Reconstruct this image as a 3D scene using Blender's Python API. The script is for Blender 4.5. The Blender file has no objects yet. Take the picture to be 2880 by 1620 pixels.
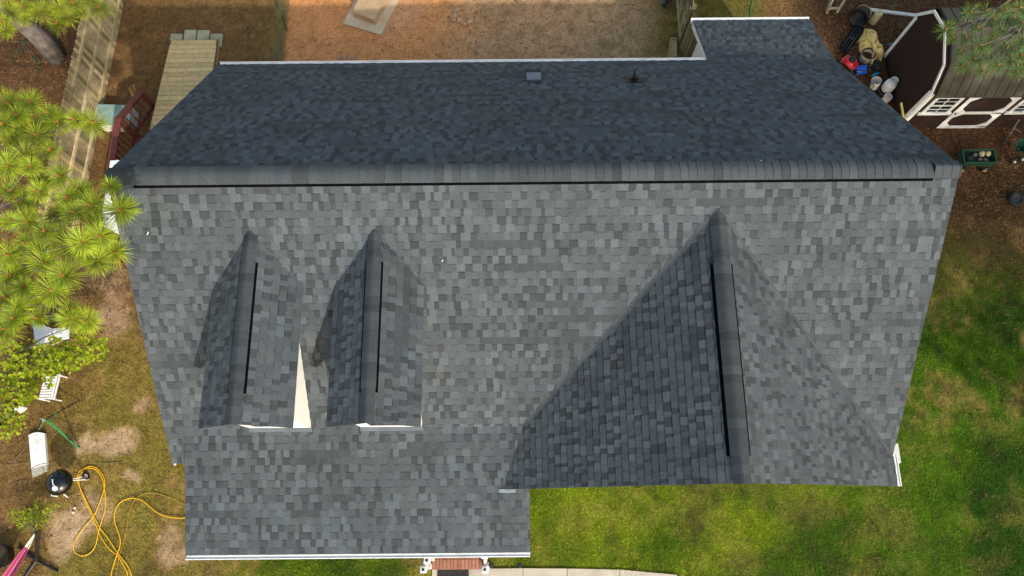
import bpy, math, random
import numpy as np
from mathutils import Vector
random.seed(7); rng = np.random.default_rng(11)
sc = bpy.context.scene
COL = sc.collection
rad = math.radians

# ------------------------------------------------------------------ camera
FPX = 2100.6                                   # focal length in photo pixels (photo 2880 wide)
TILT, YAW, ROLL = .2835, .0004, -.0095
ZR = 6.6                                       # main ridge height above the ground
CAM = np.array([0., -5.3189, 11.3091 + ZR])
def rotm(t, y, r):
    M = np.array([[1,0,0],[0,math.cos(t),-math.sin(t)],[0,math.sin(t),math.cos(t)]])
    Rr = np.array([[math.cos(r),-math.sin(r),0],[math.sin(r),math.cos(r),0],[0,0,1]])
    Ry = np.array([[math.cos(y),-math.sin(y),0],[math.sin(y),math.cos(y),0],[0,0,1]])
    return Ry @ M @ Rr
RM = rotm(TILT, YAW, ROLL)
cd = bpy.data.cameras.new('camera'); cam = bpy.data.objects.new('camera', cd); COL.objects.link(cam)
cd.sensor_width = 36; cd.lens = FPX*36/2880; cd.clip_end = 2000; cd.clip_start = .1
from mathutils import Matrix
cam.matrix_world = Matrix([list(RM[i])+[CAM[i]] for i in range(3)]+[[0,0,0,1]])
sc.camera = cam
# ------------------------------------------------------------------ light
SUN_TO = np.array([.50, -.99, .80])           # direction towards the sun (from the ridge and dormer shadows)
SUN_TO = SUN_TO/np.linalg.norm(SUN_TO)
elev = math.asin(SUN_TO[2])
w = bpy.data.worlds.new('World'); sc.world = w; w.use_nodes = True
nt = w.node_tree; nt.nodes.clear()
sky = nt.nodes.new('ShaderNodeTexSky'); sky.sky_type = 'NISHITA'; sky.sun_disc = False
sky.air_density = 1.7; sky.dust_density = 3.; sky.ozone_density = .4; sky.sun_elevation = elev; sky.sun_rotation = math.atan2(SUN_TO[0], SUN_TO[1])
bg = nt.nodes.new('ShaderNodeBackground'); bg.inputs['Strength'].default_value = .15
wo = nt.nodes.new('ShaderNodeOutputWorld')
nt.links.new(sky.outputs[0], bg.inputs[0]); nt.links.new(bg.outputs[0], wo.inputs[0])
sl = bpy.data.lights.new('sun', 'SUN'); sl.energy = 2.45; sl.angle = rad(.6); sl.color = (1, .95, .85)
so = bpy.data.objects.new('sun', sl); COL.objects.link(so)
so.rotation_euler = Vector(SUN_TO).to_track_quat('Z', 'Y').to_euler(); so.location = (10, -20, 30)
sc.view_settings.view_transform = 'Standard'; sc.view_settings.look = 'None'
sc.view_settings.exposure = .72; sc.view_settings.gamma = 1

# ------------------------------------------------------------------ helpers
def G(px, py, z=0.):
    """real point at height z that the photo shows at pixel (px, py)"""
    d = RM @ np.array([(px-1440)/FPX, -(py-810)/FPX, -1.])
    return CAM + d*((z-CAM[2])/d[2])
def c1(x, y, z=0): return G(x/2.683, y/2.683, z)
def c2(x, y, z=0): return G(x/2.683, 540+y/2.683, z)
def c3(x, y, z=0): return G(x/2.683, 1080+y/2.683, z)
def c4(x, y, z=0): return G(720+x/2.683, y/2.683, z)
def c5(x, y, z=0): return G(1440+x/2.683, y/2.683, z)
def c6(x, y, z=0): return G(2160+x/2.683, y/2.683, z)
def c7(x, y, z=0): return G(1000+x*.3882, 1300+y*.3882, z)
def ct(x, y, z=0): return G(2300+x/6.44, y/6.44, z)
def dp(x, y, z=0): return G(x*1.118, y*1.118, z)

MATS = {}
def mat(name, col=(.5,.5,.5), rough=.8, var=.15, scale=8., bump=0., bscale=60., metal=0., attr=False,
        spec=.3, fine=0., fscale=300., coat=0., transm=0., streak=None, dirt=None, dscale=2.5):
    if name in MATS: return MATS[name]
    m = bpy.data.materials.new(name); m.use_nodes = True; MATS[name] = m
    n = m.node_tree.nodes; L = m.node_tree.links
    p = n['Principled BSDF']; p.inputs['Roughness'].default_value = rough; p.inputs['Metallic'].default_value = metal
    p.inputs['Specular IOR Level'].default_value = spec; p.inputs['Coat Weight'].default_value = coat
    tc = n.new('ShaderNodeTexCoord')
    vec = tc.outputs['Object']
    if streak:
        mp = n.new('ShaderNodeMapping'); mp.inputs['Scale'].default_value = streak
        L.new(vec, mp.inputs[0]); vec = mp.outputs[0]
    if attr:
        a = n.new('ShaderNodeAttribute'); a.attribute_name = 'Col'; base = a.outputs['Color']
    else:
        r = n.new('ShaderNodeRGB'); r.outputs[0].default_value = (*col, 1); base = r.outputs[0]
    def mul(base, sc_, amt, det=4, v=None):
        nz = n.new('ShaderNodeTexNoise'); nz.inputs['Scale'].default_value = sc_; nz.inputs['Detail'].default_value = det
        L.new(v or vec, nz.inputs['Vector'])
        mr = n.new('ShaderNodeMapRange'); mr.inputs[1].default_value = .3; mr.inputs[2].default_value = .7
        mr.inputs[3].default_value = 1-amt; mr.inputs[4].default_value = 1+amt
        L.new(nz.outputs[0], mr.inputs[0])
        mx = n.new('ShaderNodeMix'); mx.data_type = 'RGBA'; mx.blend_type = 'MULTIPLY'; mx.inputs[0].default_value = 1
        L.new(base, mx.inputs[6]); L.new(mr.outputs[0], mx.inputs[7]); return mx.outputs[2]
    if var: base = mul(base, scale, var)
    if fine: base = mul(base, fscale, fine, 2, tc.outputs['Object'])
    if dirt:
        nz = n.new('ShaderNodeTexNoise'); nz.inputs['Scale'].default_value = dscale; nz.inputs['Detail'].default_value = 6
        L.new(tc.outputs['Object'], nz.inputs['Vector'])
        mr = n.new('ShaderNodeMapRange'); mr.inputs[1].default_value = .5; mr.inputs[2].default_value = .72
        mr.inputs[4].default_value = .7; L.new(nz.outputs[0], mr.inputs[0])
        mx = n.new('ShaderNodeMix'); mx.data_type = 'RGBA'
        L.new(mr.outputs[0], mx.inputs[0]); L.new(base, mx.inputs[6]); mx.inputs[7].default_value = (*dirt, 1); base = mx.outputs[2]
    L.new(base, p.inputs['Base Color'])
    if transm:
        tr = n.new('ShaderNodeBsdfTranslucent'); ms = n.new('ShaderNodeMixShader'); ms.inputs[0].default_value = transm
        L.new(base, tr.inputs[0]); L.new(p.outputs[0], ms.inputs[1]); L.new(tr.outputs[0], ms.inputs[2])
        L.new(ms.outputs[0], n['Material Output'].inputs[0])
    if bump:
        nz = n.new('ShaderNodeTexNoise'); nz.inputs['Scale'].default_value = bscale; nz.inputs['Detail'].default_value = 5
        L.new(vec, nz.inputs['Vector'])
        b = n.new('ShaderNodeBump'); b.inputs['Strength'].default_value = bump; b.inputs['Distance'].default_value = .02
        L.new(nz.outputs[0], b.inputs['Height']); L.new(b.outputs[0], p.inputs['Normal'])
    return m

class MB:
    def __init__(s): s.v = []; s.f = []; s.c = []
    def add(s, vs, fs, col=(1,1,1)):
        o = len(s.v); s.v.extend(tuple(map(float, q)) for q in vs)
        for f in fs: s.f.append([i+o for i in f]); s.c.append(col)
        return s
    def hexa(s, b, t, col=(1,1,1)):            # 4 bottom points, 4 top points
        return s.add(list(b)+list(t), [(3,2,1,0),(4,5,6,7),(0,1,5,4),(1,2,6,5),(2,3,7,6),(3,0,4,7)], col)
    def box(s, c, size, rz=0., col=(1,1,1), bev=0.):
        x, y, z = [q/2 for q in size]; cs, sn = math.cos(rz), math.sin(rz)
        def P(a, b, d): return (c[0]+a*cs-b*sn, c[1]+a*sn+b*cs, c[2]+d)
        if bev:
            g = bev; lv = [(-z, g), (-z+g, 0), (z-g, 0), (z, g)]; vs = []; fs = []
            for zz, i in lv:
                X, Y = x-i, y-i; e = g if i == 0 else g*.4
                vs += [P(-X+e,-Y,zz),P(X-e,-Y,zz),P(X,-Y+e,zz),P(X,Y-e,zz),P(X-e,Y,zz),P(-X+e,Y,zz),P(-X,Y-e,zz),P(-X,-Y+e,zz)]
            for k in range(3):
                for i in range(8): j = (i+1) % 8; fs.append((k*8+i, k*8+j, k*8+8+j, k*8+8+i))
            fs += [tuple(range(7,-1,-1)), tuple(range(24,32))]
            return s.add(vs, fs, col)
        return s.hexa([P(-x,-y,-z),P(x,-y,-z),P(x,y,-z),P(-x,y,-z)], [P(-x,-y,z),P(x,-y,z),P(x,y,z),P(-x,y,z)], col)
    def beam(s, a, b, wd, ht, col=(1,1,1), up=(0,0,1)):
        a, b = np.array(a, float), np.array(b, float); d = b-a; d /= np.linalg.norm(d)
        u = np.array(up, float); sd = np.cross(d, u)
        if np.linalg.norm(sd) < 1e-4: sd = np.array([1.,0,0])
        sd /= np.linalg.norm(sd); u = np.cross(sd, d)
        o = [(-wd/2,-ht/2),(wd/2,-ht/2),(wd/2,ht/2),(-wd/2,ht/2)]
        return s.hexa([a+sd*p+u*q for p, q in o], [b+sd*p+u*q for p, q in o], col)
    def tube(s, path, r, n=8, col=(1,1,1), caps=True):
        P = [np.array(p, float) for p in path]; k = len(P); rr = r if hasattr(r, '__len__') else [r]*k
        vs = []; fs = []; prev = None
        for i in range(k):
            d = P[min(i+1, k-1)]-P[max(i-1, 0)]; d /= (np.linalg.norm(d)+1e-9)
            if prev is None:
                a = np.cross(d, (0,0,1.)) if abs(d[2]) < .9 else np.cross(d, (1.,0,0))
            else: a = prev-d*(prev@d)
            a /= (np.linalg.norm(a)+1e-9); b = np.cross(d, a); prev = a
            for j in range(n):
                t = 2*math.pi*j/n; vs.append(P[i]+rr[i]*(a*math.cos(t)+b*math.sin(t)))
        for i in range(k-1):
            for j in range(n): fs.append((i*n+j, i*n+(j+1) % n, (i+1)*n+(j+1) % n, (i+1)*n+j))
        if caps: fs += [tuple(range(n-1,-1,-1)), tuple(range((k-1)*n, k*n))]
        return s.add(vs, fs, col)
    def lathe(s, prof, c, axis=(0,0,1), n=24, col=(1,1,1)):
        ax = np.array(axis, float); ax /= np.linalg.norm(ax)
        a = np.cross(ax, (1.,0,0)) if abs(ax[0]) < .9 else np.cross(ax, (0,1.,0)); a /= np.linalg.norm(a); b = np.cross(ax, a)
        c = np.array(c, float); vs = []; fs = []
        for r, h in prof:
            for j in range(n):
                t = 2*math.pi*j/n; vs.append(c+ax*h+max(r,1e-4)*(a*math.cos(t)+b*math.sin(t)))
        for i in range(len(prof)-1):
            for j in range(n): fs.append((i*n+j, i*n+(j+1) % n, (i+1)*n+(j+1) % n, (i+1)*n+j))
        return s.add(vs, fs, col)
    def torus(s, c, R, r, axis=(0,0,1), n=28, m=10, col=(1,1,1), sq=1.):
        prof = [(R+r*math.cos(2*math.pi*k/m), r*sq*math.sin(2*math.pi*k/m)) for k in range(m+1)]
        return s.lathe(prof, c, axis, n, col)
    def blob(s, c, rx, ry, rz, n=14, m=8, jit=.12, col=(1,1,1), rot=0.):
        vs = []; fs = []; cs, sn = math.cos(rot), math.sin(rot)
        for i in range(m+1):
            ph = math.pi*i/m
            for j in range(n):
                t = 2*math.pi*j/n; k = 1+random.uniform(-jit, jit)
                x, y, z = rx*k*math.sin(ph)*math.cos(t), ry*k*math.sin(ph)*math.sin(t), rz*k*math.cos(ph)
                vs.append((c[0]+x*cs-y*sn, c[1]+x*sn+y*cs, c[2]+z))
        for i in range(m):
            for j in range(n): fs.append((i*n+j, (i+1)*n+j, (i+1)*n+(j+1) % n, i*n+(j+1) % n))
        return s.add(vs, fs, col)
    def build(s, name, m, parent=None, smooth=False):
        root = parent
        off = np.zeros(3)
        while root is not None: off += np.array(root.location); root = root.parent
        me = bpy.data.meshes.new(name)
        me.from_pydata([(a-off[0], b-off[1], c-off[2]) for a, b, c in s.v], [], s.f); me.update()
        cols = np.array(s.c, float); tot = np.array([len(f) for f in s.f])
        at = me.attributes.new('Col', 'FLOAT_COLOR', 'CORNER')
        cc = np.ones((tot.sum(), 4)); cc[:, :3] = np.repeat(cols, tot, axis=0); at.data.foreach_set('color', cc.ravel())
        if smooth: me.polygons.foreach_set('use_smooth', [True]*len(s.f))
        me.materials.append(m)
        o = bpy.data.objects.new(name, me); COL.objects.link(o)
        if parent is not None: o.parent = parent
        return o

def tag(o, label=None, cat=None, group=None, kind=None):
    if label: o['label'] = label
    if cat: o['category'] = cat
    if group: o['group'] = group
    if kind: o['kind'] = kind
    return o
def thing(name, loc, label, cat, group=None):
    o = bpy.data.objects.new(name, None); COL.objects.link(o); o.location = tuple(map(float, loc)); o.empty_display_size = .1
    return tag(o, label, cat, group)
def catmull(pts, n=8):
    P = [np.array(p, float) for p in pts]; P = [2*P[0]-P[1]]+P+[2*P[-1]-P[-2]]; out = []
    for i in range(1, len(P)-2):
        for k in range(n):
            t = k/n; a, b, c, d = P[i-1:i+3]
            out.append(.5*(2*b+(c-a)*t+(2*a-5*b+4*c-d)*t*t+(3*b-a-3*c+d)*t**3))
    return out+[P[-2]]

# materials
M_sh = mat('asphalt_shingle', attr=True, rough=.92, var=.09, scale=1.1, fine=.34, fscale=75, spec=.25, bump=.25, bscale=220)
M_white = mat('white_trim', (.74,.74,.72), .45, .05, 3, dirt=(.5,.48,.42), dscale=3.)
M_siding = mat('cream_siding', (.66,.64,.57), .6, .05, 4)
M_black = mat('black_plastic', (.012,.013,.014), .45, .2, 8)
M_vent = mat('ridge_vent_plastic', (.003,.003,.0035), 1., .2, 20, spec=.02)
M_flash = mat('grey_flashing', (.085,.10,.12), .6, .15, 6, metal=.1)
M_glass = mat('window_glass', (.012,.016,.018), .06, .1, 3, spec=.8)
M_brick = mat('brick', attr=True, rough=.85, var=.18, scale=14, bump=.2)
M_conc = mat('concrete', (.40,.36,.30), .9, .12, 5, fine=.12, fscale=120, dirt=(.25,.22,.17))
M_wood = mat('weathered_wood', attr=True, rough=.85, var=.22, scale=6, streak=(1,1,1), fine=.25, fscale=60)
M_red = mat('red_stained_wood', (.125,.032,.022), .7, .2, 7, fine=.12, fscale=60)
M_tan = mat('tan_deck_board', attr=True, rough=.8, var=.15, scale=9, fine=.15, fscale=80)
M_needle = mat('pine_needle', attr=True, rough=.55, var=0, transm=.3, spec=.3)
M_leaf = mat('leaf', attr=True, rough=.5, var=0, transm=.4, spec=.3)
M_bark = mat('pine_bark', (.15,.125,.105), .95, .35, 9, bump=.9, bscale=22, streak=(1,1,.35), fine=.25, fscale=70)
M_attr = mat('painted_parts', attr=True, rough=.6, var=.1, scale=8)
M_gloss = mat('black_enamel', (.004,.004,.0045), .16, 0, spec=.5, coat=.25)
M_metal = mat('bright_metal', (.55,.55,.55), .35, .1, 10, metal=.7)
M_shedwall = mat('dark_brown_siding', (.022,.009,.007), .75, .2, 6, streak=(8,8,.6))
M_shedroof = mat('brown_metal_roof', (.043,.037,.025), .6, .22, 3, fine=.2, fscale=90)
M_stone = mat('field_stone', attr=True, rough=.9, var=.2, scale=14, bump=.3)
# ------------------------------------------------------------------ ground colours
def vnoise(x, y, s, seed):
    x = x*s+seed*17.3; y = y*s+seed*9.1; xi = np.floor(x).astype(np.int64); yi = np.floor(y).astype(np.int64)
    fx = x-xi; fy = y-yi; fx = fx*fx*(3-2*fx); fy = fy*fy*(3-2*fy)
    def h(a, b):
        n = (a*374761393+b*668265263+seed*982451653) & 0x7fffffff
        n = ((n ^ (n >> 13))*1274126177) & 0x7fffffff
        return ((n ^ (n >> 16)) & 0xffff)/65535.
    return (h(xi,yi)*(1-fx)+h(xi+1,yi)*fx)*(1-fy)+(h(xi,yi+1)*(1-fx)+h(xi+1,yi+1)*fx)*fy
def fbm(x, y, s, seed, o=4):
    r = 0; a = .5; t = 0
    for k in range(o): r = r+a*vnoise(x, y, s*2**k, seed+k); t += a; a *= .55
    return r/t
def sm(a, b, v): t = np.clip((v-a)/(b-a), 0, 1); return t*t*(3-2*t)
GREEN = np.array([.072,.140,.007]); LGREEN = np.array([.20,.275,.011]); OLIVE = np.array([.25,.20,.03]); DRY = np.array([.29,.175,.062])
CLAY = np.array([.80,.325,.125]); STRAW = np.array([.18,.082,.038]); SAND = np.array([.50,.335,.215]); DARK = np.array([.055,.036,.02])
SANDS = [(*G(318,1235)[:2], .55, 1.), (*G(255,1262)[:2], .3, .7), (*G(185,1470)[:2], .85, 1.), (*G(170,1540)[:2], .5, .8), (*G(310,905)[:2], .6, .8), (*G(330,840)[:2], .5, .6),
         (*G(270,780)[:2], .6, .5), (*G(365,1325)[:2], .18, .7), (*G(480,1540)[:2], .45, .45), (*G(470,1470)[:2], .35, .4), (*G(395,1150)[:2], .25, .5), (*G(1090,60)[:2], 1.1, .55)]
def zones(x, y):
    wx = x+(fbm(x,y,.9,3)-.5)*1.3; wy = y+(fbm(x,y,.9,5)-.5)*1.3
    g = np.zeros_like(x)+.8; st = np.zeros_like(x); cl = np.zeros_like(x); sa = np.zeros_like(x); dr = np.zeros_like(x)
    rear = sm(2.2, 4.6, wy)
    # front lawn, thinner to the left of the porch
    left = sm(-5.6, -7.2, wx)*(1-rear)
    g = g*(1-.50*left); dr = dr+.35*left
    st = st+sm(-10.2, -11.4, wx)*(1-rear)*.9+sm(-2.2,.2,wy)*left*.7
    rt = sm(6.8, 7.6, wx)
    brown = rt*sm(-1.8, 2.6, wy)
    g = g*(1-.72*brown); st = st+brown*.65
    mid = rear*(1-sm(4.3,5.0,x))
    g = g*(1-.86*mid); dr = dr+mid*.7; sa = sa+mid*sm(-2.5,-.5,wx)*(1-sm(3.2,4.4,wx))*.8*sm(5.0,7.,wy)
    cl = cl+rear*sm(-6.35,-6.1,x+(fbm(x,y,1.5,9)-.5)*.4)*(1-sm(-2.6,-.4,wx))*1.5+rear*sm(-2.,-.5,wx)*(1-sm(1.,3.,wx))*.25
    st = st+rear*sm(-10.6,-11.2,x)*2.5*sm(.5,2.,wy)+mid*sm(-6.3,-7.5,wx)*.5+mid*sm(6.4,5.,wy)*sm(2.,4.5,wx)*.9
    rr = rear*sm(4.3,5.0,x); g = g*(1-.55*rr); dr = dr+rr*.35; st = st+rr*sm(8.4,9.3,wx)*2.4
    for sx, sy, r, k in SANDS:
        d = np.hypot(wx-sx+.0, (wy-sy)*1.25); sa = sa+k*1.8*sm(r*1.15, r*.45, d)
    n1 = fbm(x,y,1.1,21); n2 = fbm(x,y,3.2,33)
    patch = sm(.42,.66,n1*.6+n2*.4)*(1-.55*sm(-1.5,.5,x)*sm(-3,-4,y))*(1+.15*rt)
    g2 = g*(1-.62*patch); dr = dr+g*.55*patch
    W = np.stack([g2, dr, cl, st, sa], -1)+1e-4
    return W/W.sum(-1, keepdims=True), n1, n2
def gcol(x, y):
    W, n1, n2 = zones(x, y)
    t = sm(.35,.7,fbm(x,y,.7,41))[...,None]
    gr = GREEN*(1-t)+LGREEN*t; gr = gr*(1-np.array([.52,.30,.4])*sm(5.5,9.5,x+.5*(t[...,0]-.5))[...,None]); o = sm(-4.5,-8.,x)[...,None]*.55; gr = gr*(1-o)+OLIVE*o  # lens falloff towards the right painted into the grass colour
    c = W[...,0:1]*gr+W[...,1:2]*DRY+W[...,2:3]*CLAY+W[...,3:4]*STRAW+W[...,4:5]*SAND
    cw_ = 1-.6*W[...,2:3]; c = c*(1+cw_*(.56*fbm(x,y,5.,55)[...,None]-.28))*(1+cw_*(.4*vnoise(x,y,19.,61)[...,None]-.2))
    c = c*(1-.58*sm(7.6,9.2,x)*sm(.3,2.6,y)-.5*sm(-10.8,-11.3,x)*sm(1.,2.5,y)-.22*sm(-6.3,-6.6,x)*sm(-11.,-10.6,x)*sm(2.5,3.5,y))[...,None]  # painted shade: ground darker near the shed, past the fence and at rear left
    c = c*.9
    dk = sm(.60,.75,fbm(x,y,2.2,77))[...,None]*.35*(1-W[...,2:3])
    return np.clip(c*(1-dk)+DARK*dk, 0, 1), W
def axis(lo, hi, st): 
    a = np.arange(lo, hi+st/2, st); e = np.concatenate([np.arange(.5,24,.7), [30,45,70,120.]]); return np.concatenate([lo-e[::-1], a, hi+e])
gx, gy = axis(-15.5,15.5,.07), axis(-8.5,9.8,.07)
X, Y = np.meshgrid(gx, gy); Zg = (fbm(X,Y,2.5,91)-.5)*.05; Zg = Zg-.012
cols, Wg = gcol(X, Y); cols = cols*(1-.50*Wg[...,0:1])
me = bpy.data.meshes.new('ground'); nx, ny = len(gx), len(gy)
me.vertices.add(nx*ny); me.vertices.foreach_set('co', np.stack([X,Y,Zg], -1).ravel())
ii = (np.arange(ny-1)[:,None]*nx+np.arange(nx-1)[None]).ravel()
quads = np.stack([ii, ii+1, ii+1+nx, ii+nx], -1)
me.loops.add(quads.size); me.loops.foreach_set('vertex_index', quads.ravel().astype(np.int32))
me.polygons.add(len(quads)); me.polygons.foreach_set('loop_start', np.arange(len(quads))*4)
me.update(calc_edges=True); me.polygons.foreach_set('use_smooth', [True]*len(quads))
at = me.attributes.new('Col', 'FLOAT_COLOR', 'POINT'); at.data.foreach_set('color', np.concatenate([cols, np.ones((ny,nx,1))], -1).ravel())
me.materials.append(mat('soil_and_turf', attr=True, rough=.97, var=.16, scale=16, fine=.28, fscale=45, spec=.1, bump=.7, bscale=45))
go = bpy.data.objects.new('ground', me); COL.objects.link(go); tag(go, kind='structure')

def tri_mesh(name, V, C, m, label, cat):
    n = len(V)
    me = bpy.data.meshes.new(name); me.vertices.add(n*3); me.vertices.foreach_set('co', V.ravel())
    me.loops.add(n*3); me.loops.foreach_set('vertex_index', np.arange(n*3, dtype=np.int32))
    me.polygons.add(n); me.polygons.foreach_set('loop_start', np.arange(n)*3); me.update(calc_edges=True)
    at = me.attributes.new('Col', 'FLOAT_COLOR', 'POINT')
    at.data.foreach_set('color', np.concatenate([np.repeat(C, 3, 0), np.ones((n*3,1))], -1).ravel())
    me.materials.append(m); o = bpy.data.objects.new(name, me); COL.objects.link(o)
    return tag(o, label, cat, None, 'stuff')
def free(x, y):
    f = ~((x > -6.5) & (x < 7.2) & (y > -4.2) & (y < 4.2)) & ~((x > -6.2) & (x < .2) & (y > -6.1) & (y < -4)) & ~((x > 0) & (x < 7.3) & (y > -4.8) & (y < -4))
    f &= ~((x > 4.75) & (x < 7.2) & (y > 4) & (y < 6)) & ~((x > 10.2) & (y > 4.2) & (y < 6.5))
    f &= ~((x > -9.4) & (x < -7.9) & (y > 4.2) & (y < 7)) & ~((x > -1.95) & (y < -6.62) & (x < 2.0+0*y))
    return f
N = 560000
bx = rng.uniform(-14.8,14.8,N); by = rng.uniform(-7.6,9.,N); k = free(bx, by); bx, by = bx[k], by[k]
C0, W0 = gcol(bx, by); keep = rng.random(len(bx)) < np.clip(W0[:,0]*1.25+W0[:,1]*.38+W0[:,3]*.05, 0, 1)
bx, by, C0, W0 = bx[keep], by[keep], C0[keep], W0[keep]; n = len(bx)
th = rng.uniform(0,2*math.pi,n); ln = rng.uniform(.03,.085,n); lean = rng.uniform(.5,1.3,n); wd = rng.uniform(.006,.013,n)
dx, dy = np.cos(th), np.sin(th)
B1 = np.stack([bx-dy*wd/2, by+dx*wd/2, np.zeros(n)-.005], -1); B2 = np.stack([bx+dy*wd/2, by-dx*wd/2, np.zeros(n)-.005], -1)
T3 = np.stack([bx+dx*ln*np.sin(lean), by+dy*ln*np.sin(lean), ln*np.cos(lean)+.012], -1)
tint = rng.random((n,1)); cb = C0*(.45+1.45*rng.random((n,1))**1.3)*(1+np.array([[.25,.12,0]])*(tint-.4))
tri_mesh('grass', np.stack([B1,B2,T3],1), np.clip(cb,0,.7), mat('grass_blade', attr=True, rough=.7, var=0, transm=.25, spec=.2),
         'short patchy lawn grass growing round the house', 'grass')
N = 200000
bx = rng.uniform(-14.8,14.8,N); by = rng.uniform(-7.6,9.,N); k = free(bx, by); bx, by = bx[k], by[k]
C0, W0 = gcol(bx, by); keep = rng.random(len(bx)) < np.clip(W0[:,3]*1.0+W0[:,1]*.22+W0[:,4]*.06+W0[:,0]*.02, 0, 1)
bx, by = bx[keep], by[keep]; n = len(bx); th = rng.uniform(0,2*math.pi,n); ln = rng.uniform(.05,.16,n); wd = rng.uniform(.004,.009,n)
dx, dy = np.cos(th), np.sin(th)
V = np.stack([np.stack([bx-dy*wd, by+dx*wd, rng.uniform(.004,.02,n)], -1), np.stack([bx+dy*wd, by-dx*wd, rng.uniform(.004,.02,n)], -1),
              np.stack([bx+dx*ln, by+dy*ln, rng.uniform(.006,.035,n)], -1)], 1)
pc = np.array([.17,.075,.034])*(.35+1.2*rng.random((n,1)))*(1+np.array([[.0,.22,.35]])*rng.random((n,1)))
tri_mesh('pine_straw', V, pc, mat('straw', attr=True, rough=.8, var=0, spec=.2), 'rust brown pine needles and dead leaves littering the soil', 'pine straw')

# ------------------------------------------------------------------ house
T = 10/12.; XL, XR, WD = -6.703, 7.438, 4.464
cs, sn = 1/math.hypot(1,T), T/math.hypot(1,T)
EXP = .1435
def clip_poly(poly, region):
    for i in range(len(region)):
        a, b = region[i], region[(i+1) % len(region)]; out = []
        def ins(p): return (b[0]-a[0])*(p[1]-a[1])-(b[1]-a[1])*(p[0]-a[0])
        for j in range(len(poly)):
            p, q = poly[j], poly[(j+1) % len(poly)]; ip, iq = ins(p), ins(q)
            if ip >= 0: out.append(p)
            if (ip >= 0) != (iq >= 0):
                t = ip/(ip-iq); out.append((p[0]+(q[0]-p[0])*t, p[1]+(q[1]-p[1])*t))
        poly = out
        if len(poly) < 3: return []
    return poly
def tone(kind=None):
    r = random.random(); k = kind if kind is not None else (2 if r < .28 else 0 if r < .54 else 1)
    b = (random.uniform(.050,.066), random.uniform(.076,.097), random.uniform(.099,.121))[k]
    h = random.uniform(-.025,.03); g = random.uniform(-.01,.01)
    b *= .81; return np.array([b*(.86+h), b*(1.0+g), b*(1.09-h)])
def shingles(mb, O, U, V, ulen, vlen, region=None):
    O, U, V = (np.array(q, float) for q in (O, U, V)); Nn = np.cross(U, V)
    ncr = int(math.ceil(vlen/EXP))
    for c in range(ncr):
        v0 = c*EXP; v1 = min(v0+EXP+.004, vlen+.004); u = -random.uniform(0,.3); hi = random.random() < .5; run = 0; base = tone()
        while u < ulen:
            if run <= 0:
                run = random.uniform(.5,1.3); dull = random.random(); base = tone()
            hi = not hi if random.random() < .9 else hi
            wd = random.choice((.09,.11,.13,.15,.17)) if hi else random.choice((.06,.09,.11,.13,.16))
            a, b = max(u, 0), min(u+wd, ulen); u += wd; run -= wd
            if b-a < .004: continue
            if hi: cc = tone(2 if random.random() < (.55 if dull > .4 else .22) else 1); t0 = .0135
            else: cc = tone(0 if random.random() < (.55 if dull > .3 else .3) else 1); t0 = .0075
            if dull < .05: cc = tone(0)*1.12
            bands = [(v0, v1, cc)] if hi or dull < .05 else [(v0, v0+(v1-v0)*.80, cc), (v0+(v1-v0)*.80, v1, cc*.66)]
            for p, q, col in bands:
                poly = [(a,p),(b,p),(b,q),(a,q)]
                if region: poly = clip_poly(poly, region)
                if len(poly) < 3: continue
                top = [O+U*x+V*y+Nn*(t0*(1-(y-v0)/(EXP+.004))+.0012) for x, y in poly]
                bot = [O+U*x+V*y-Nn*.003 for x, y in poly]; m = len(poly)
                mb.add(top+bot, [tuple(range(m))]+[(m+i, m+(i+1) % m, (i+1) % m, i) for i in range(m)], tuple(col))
def slab(mb, O, U, V, ulen, vlen, region=None, t=.035, col=(.05,.055,.06)):
    O, U, V = (np.array(q, float) for q in (O, U, V)); Nn = np.cross(U, V)
    poly = region or [(0,0),(ulen,0),(ulen,vlen),(0,vlen)]; m = len(poly)
    a = [O+U*x+V*y-Nn*.002 for x, y in poly]; b = [O+U*x+V*y-Nn*t for x, y in poly]
    mb.add(a+b, [tuple(range(m)), tuple(range(2*m-1,m-1,-1))]+[(m+i, m+(i+1) % m, (i+1) % m, i) for i in range(m)], col)
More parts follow.
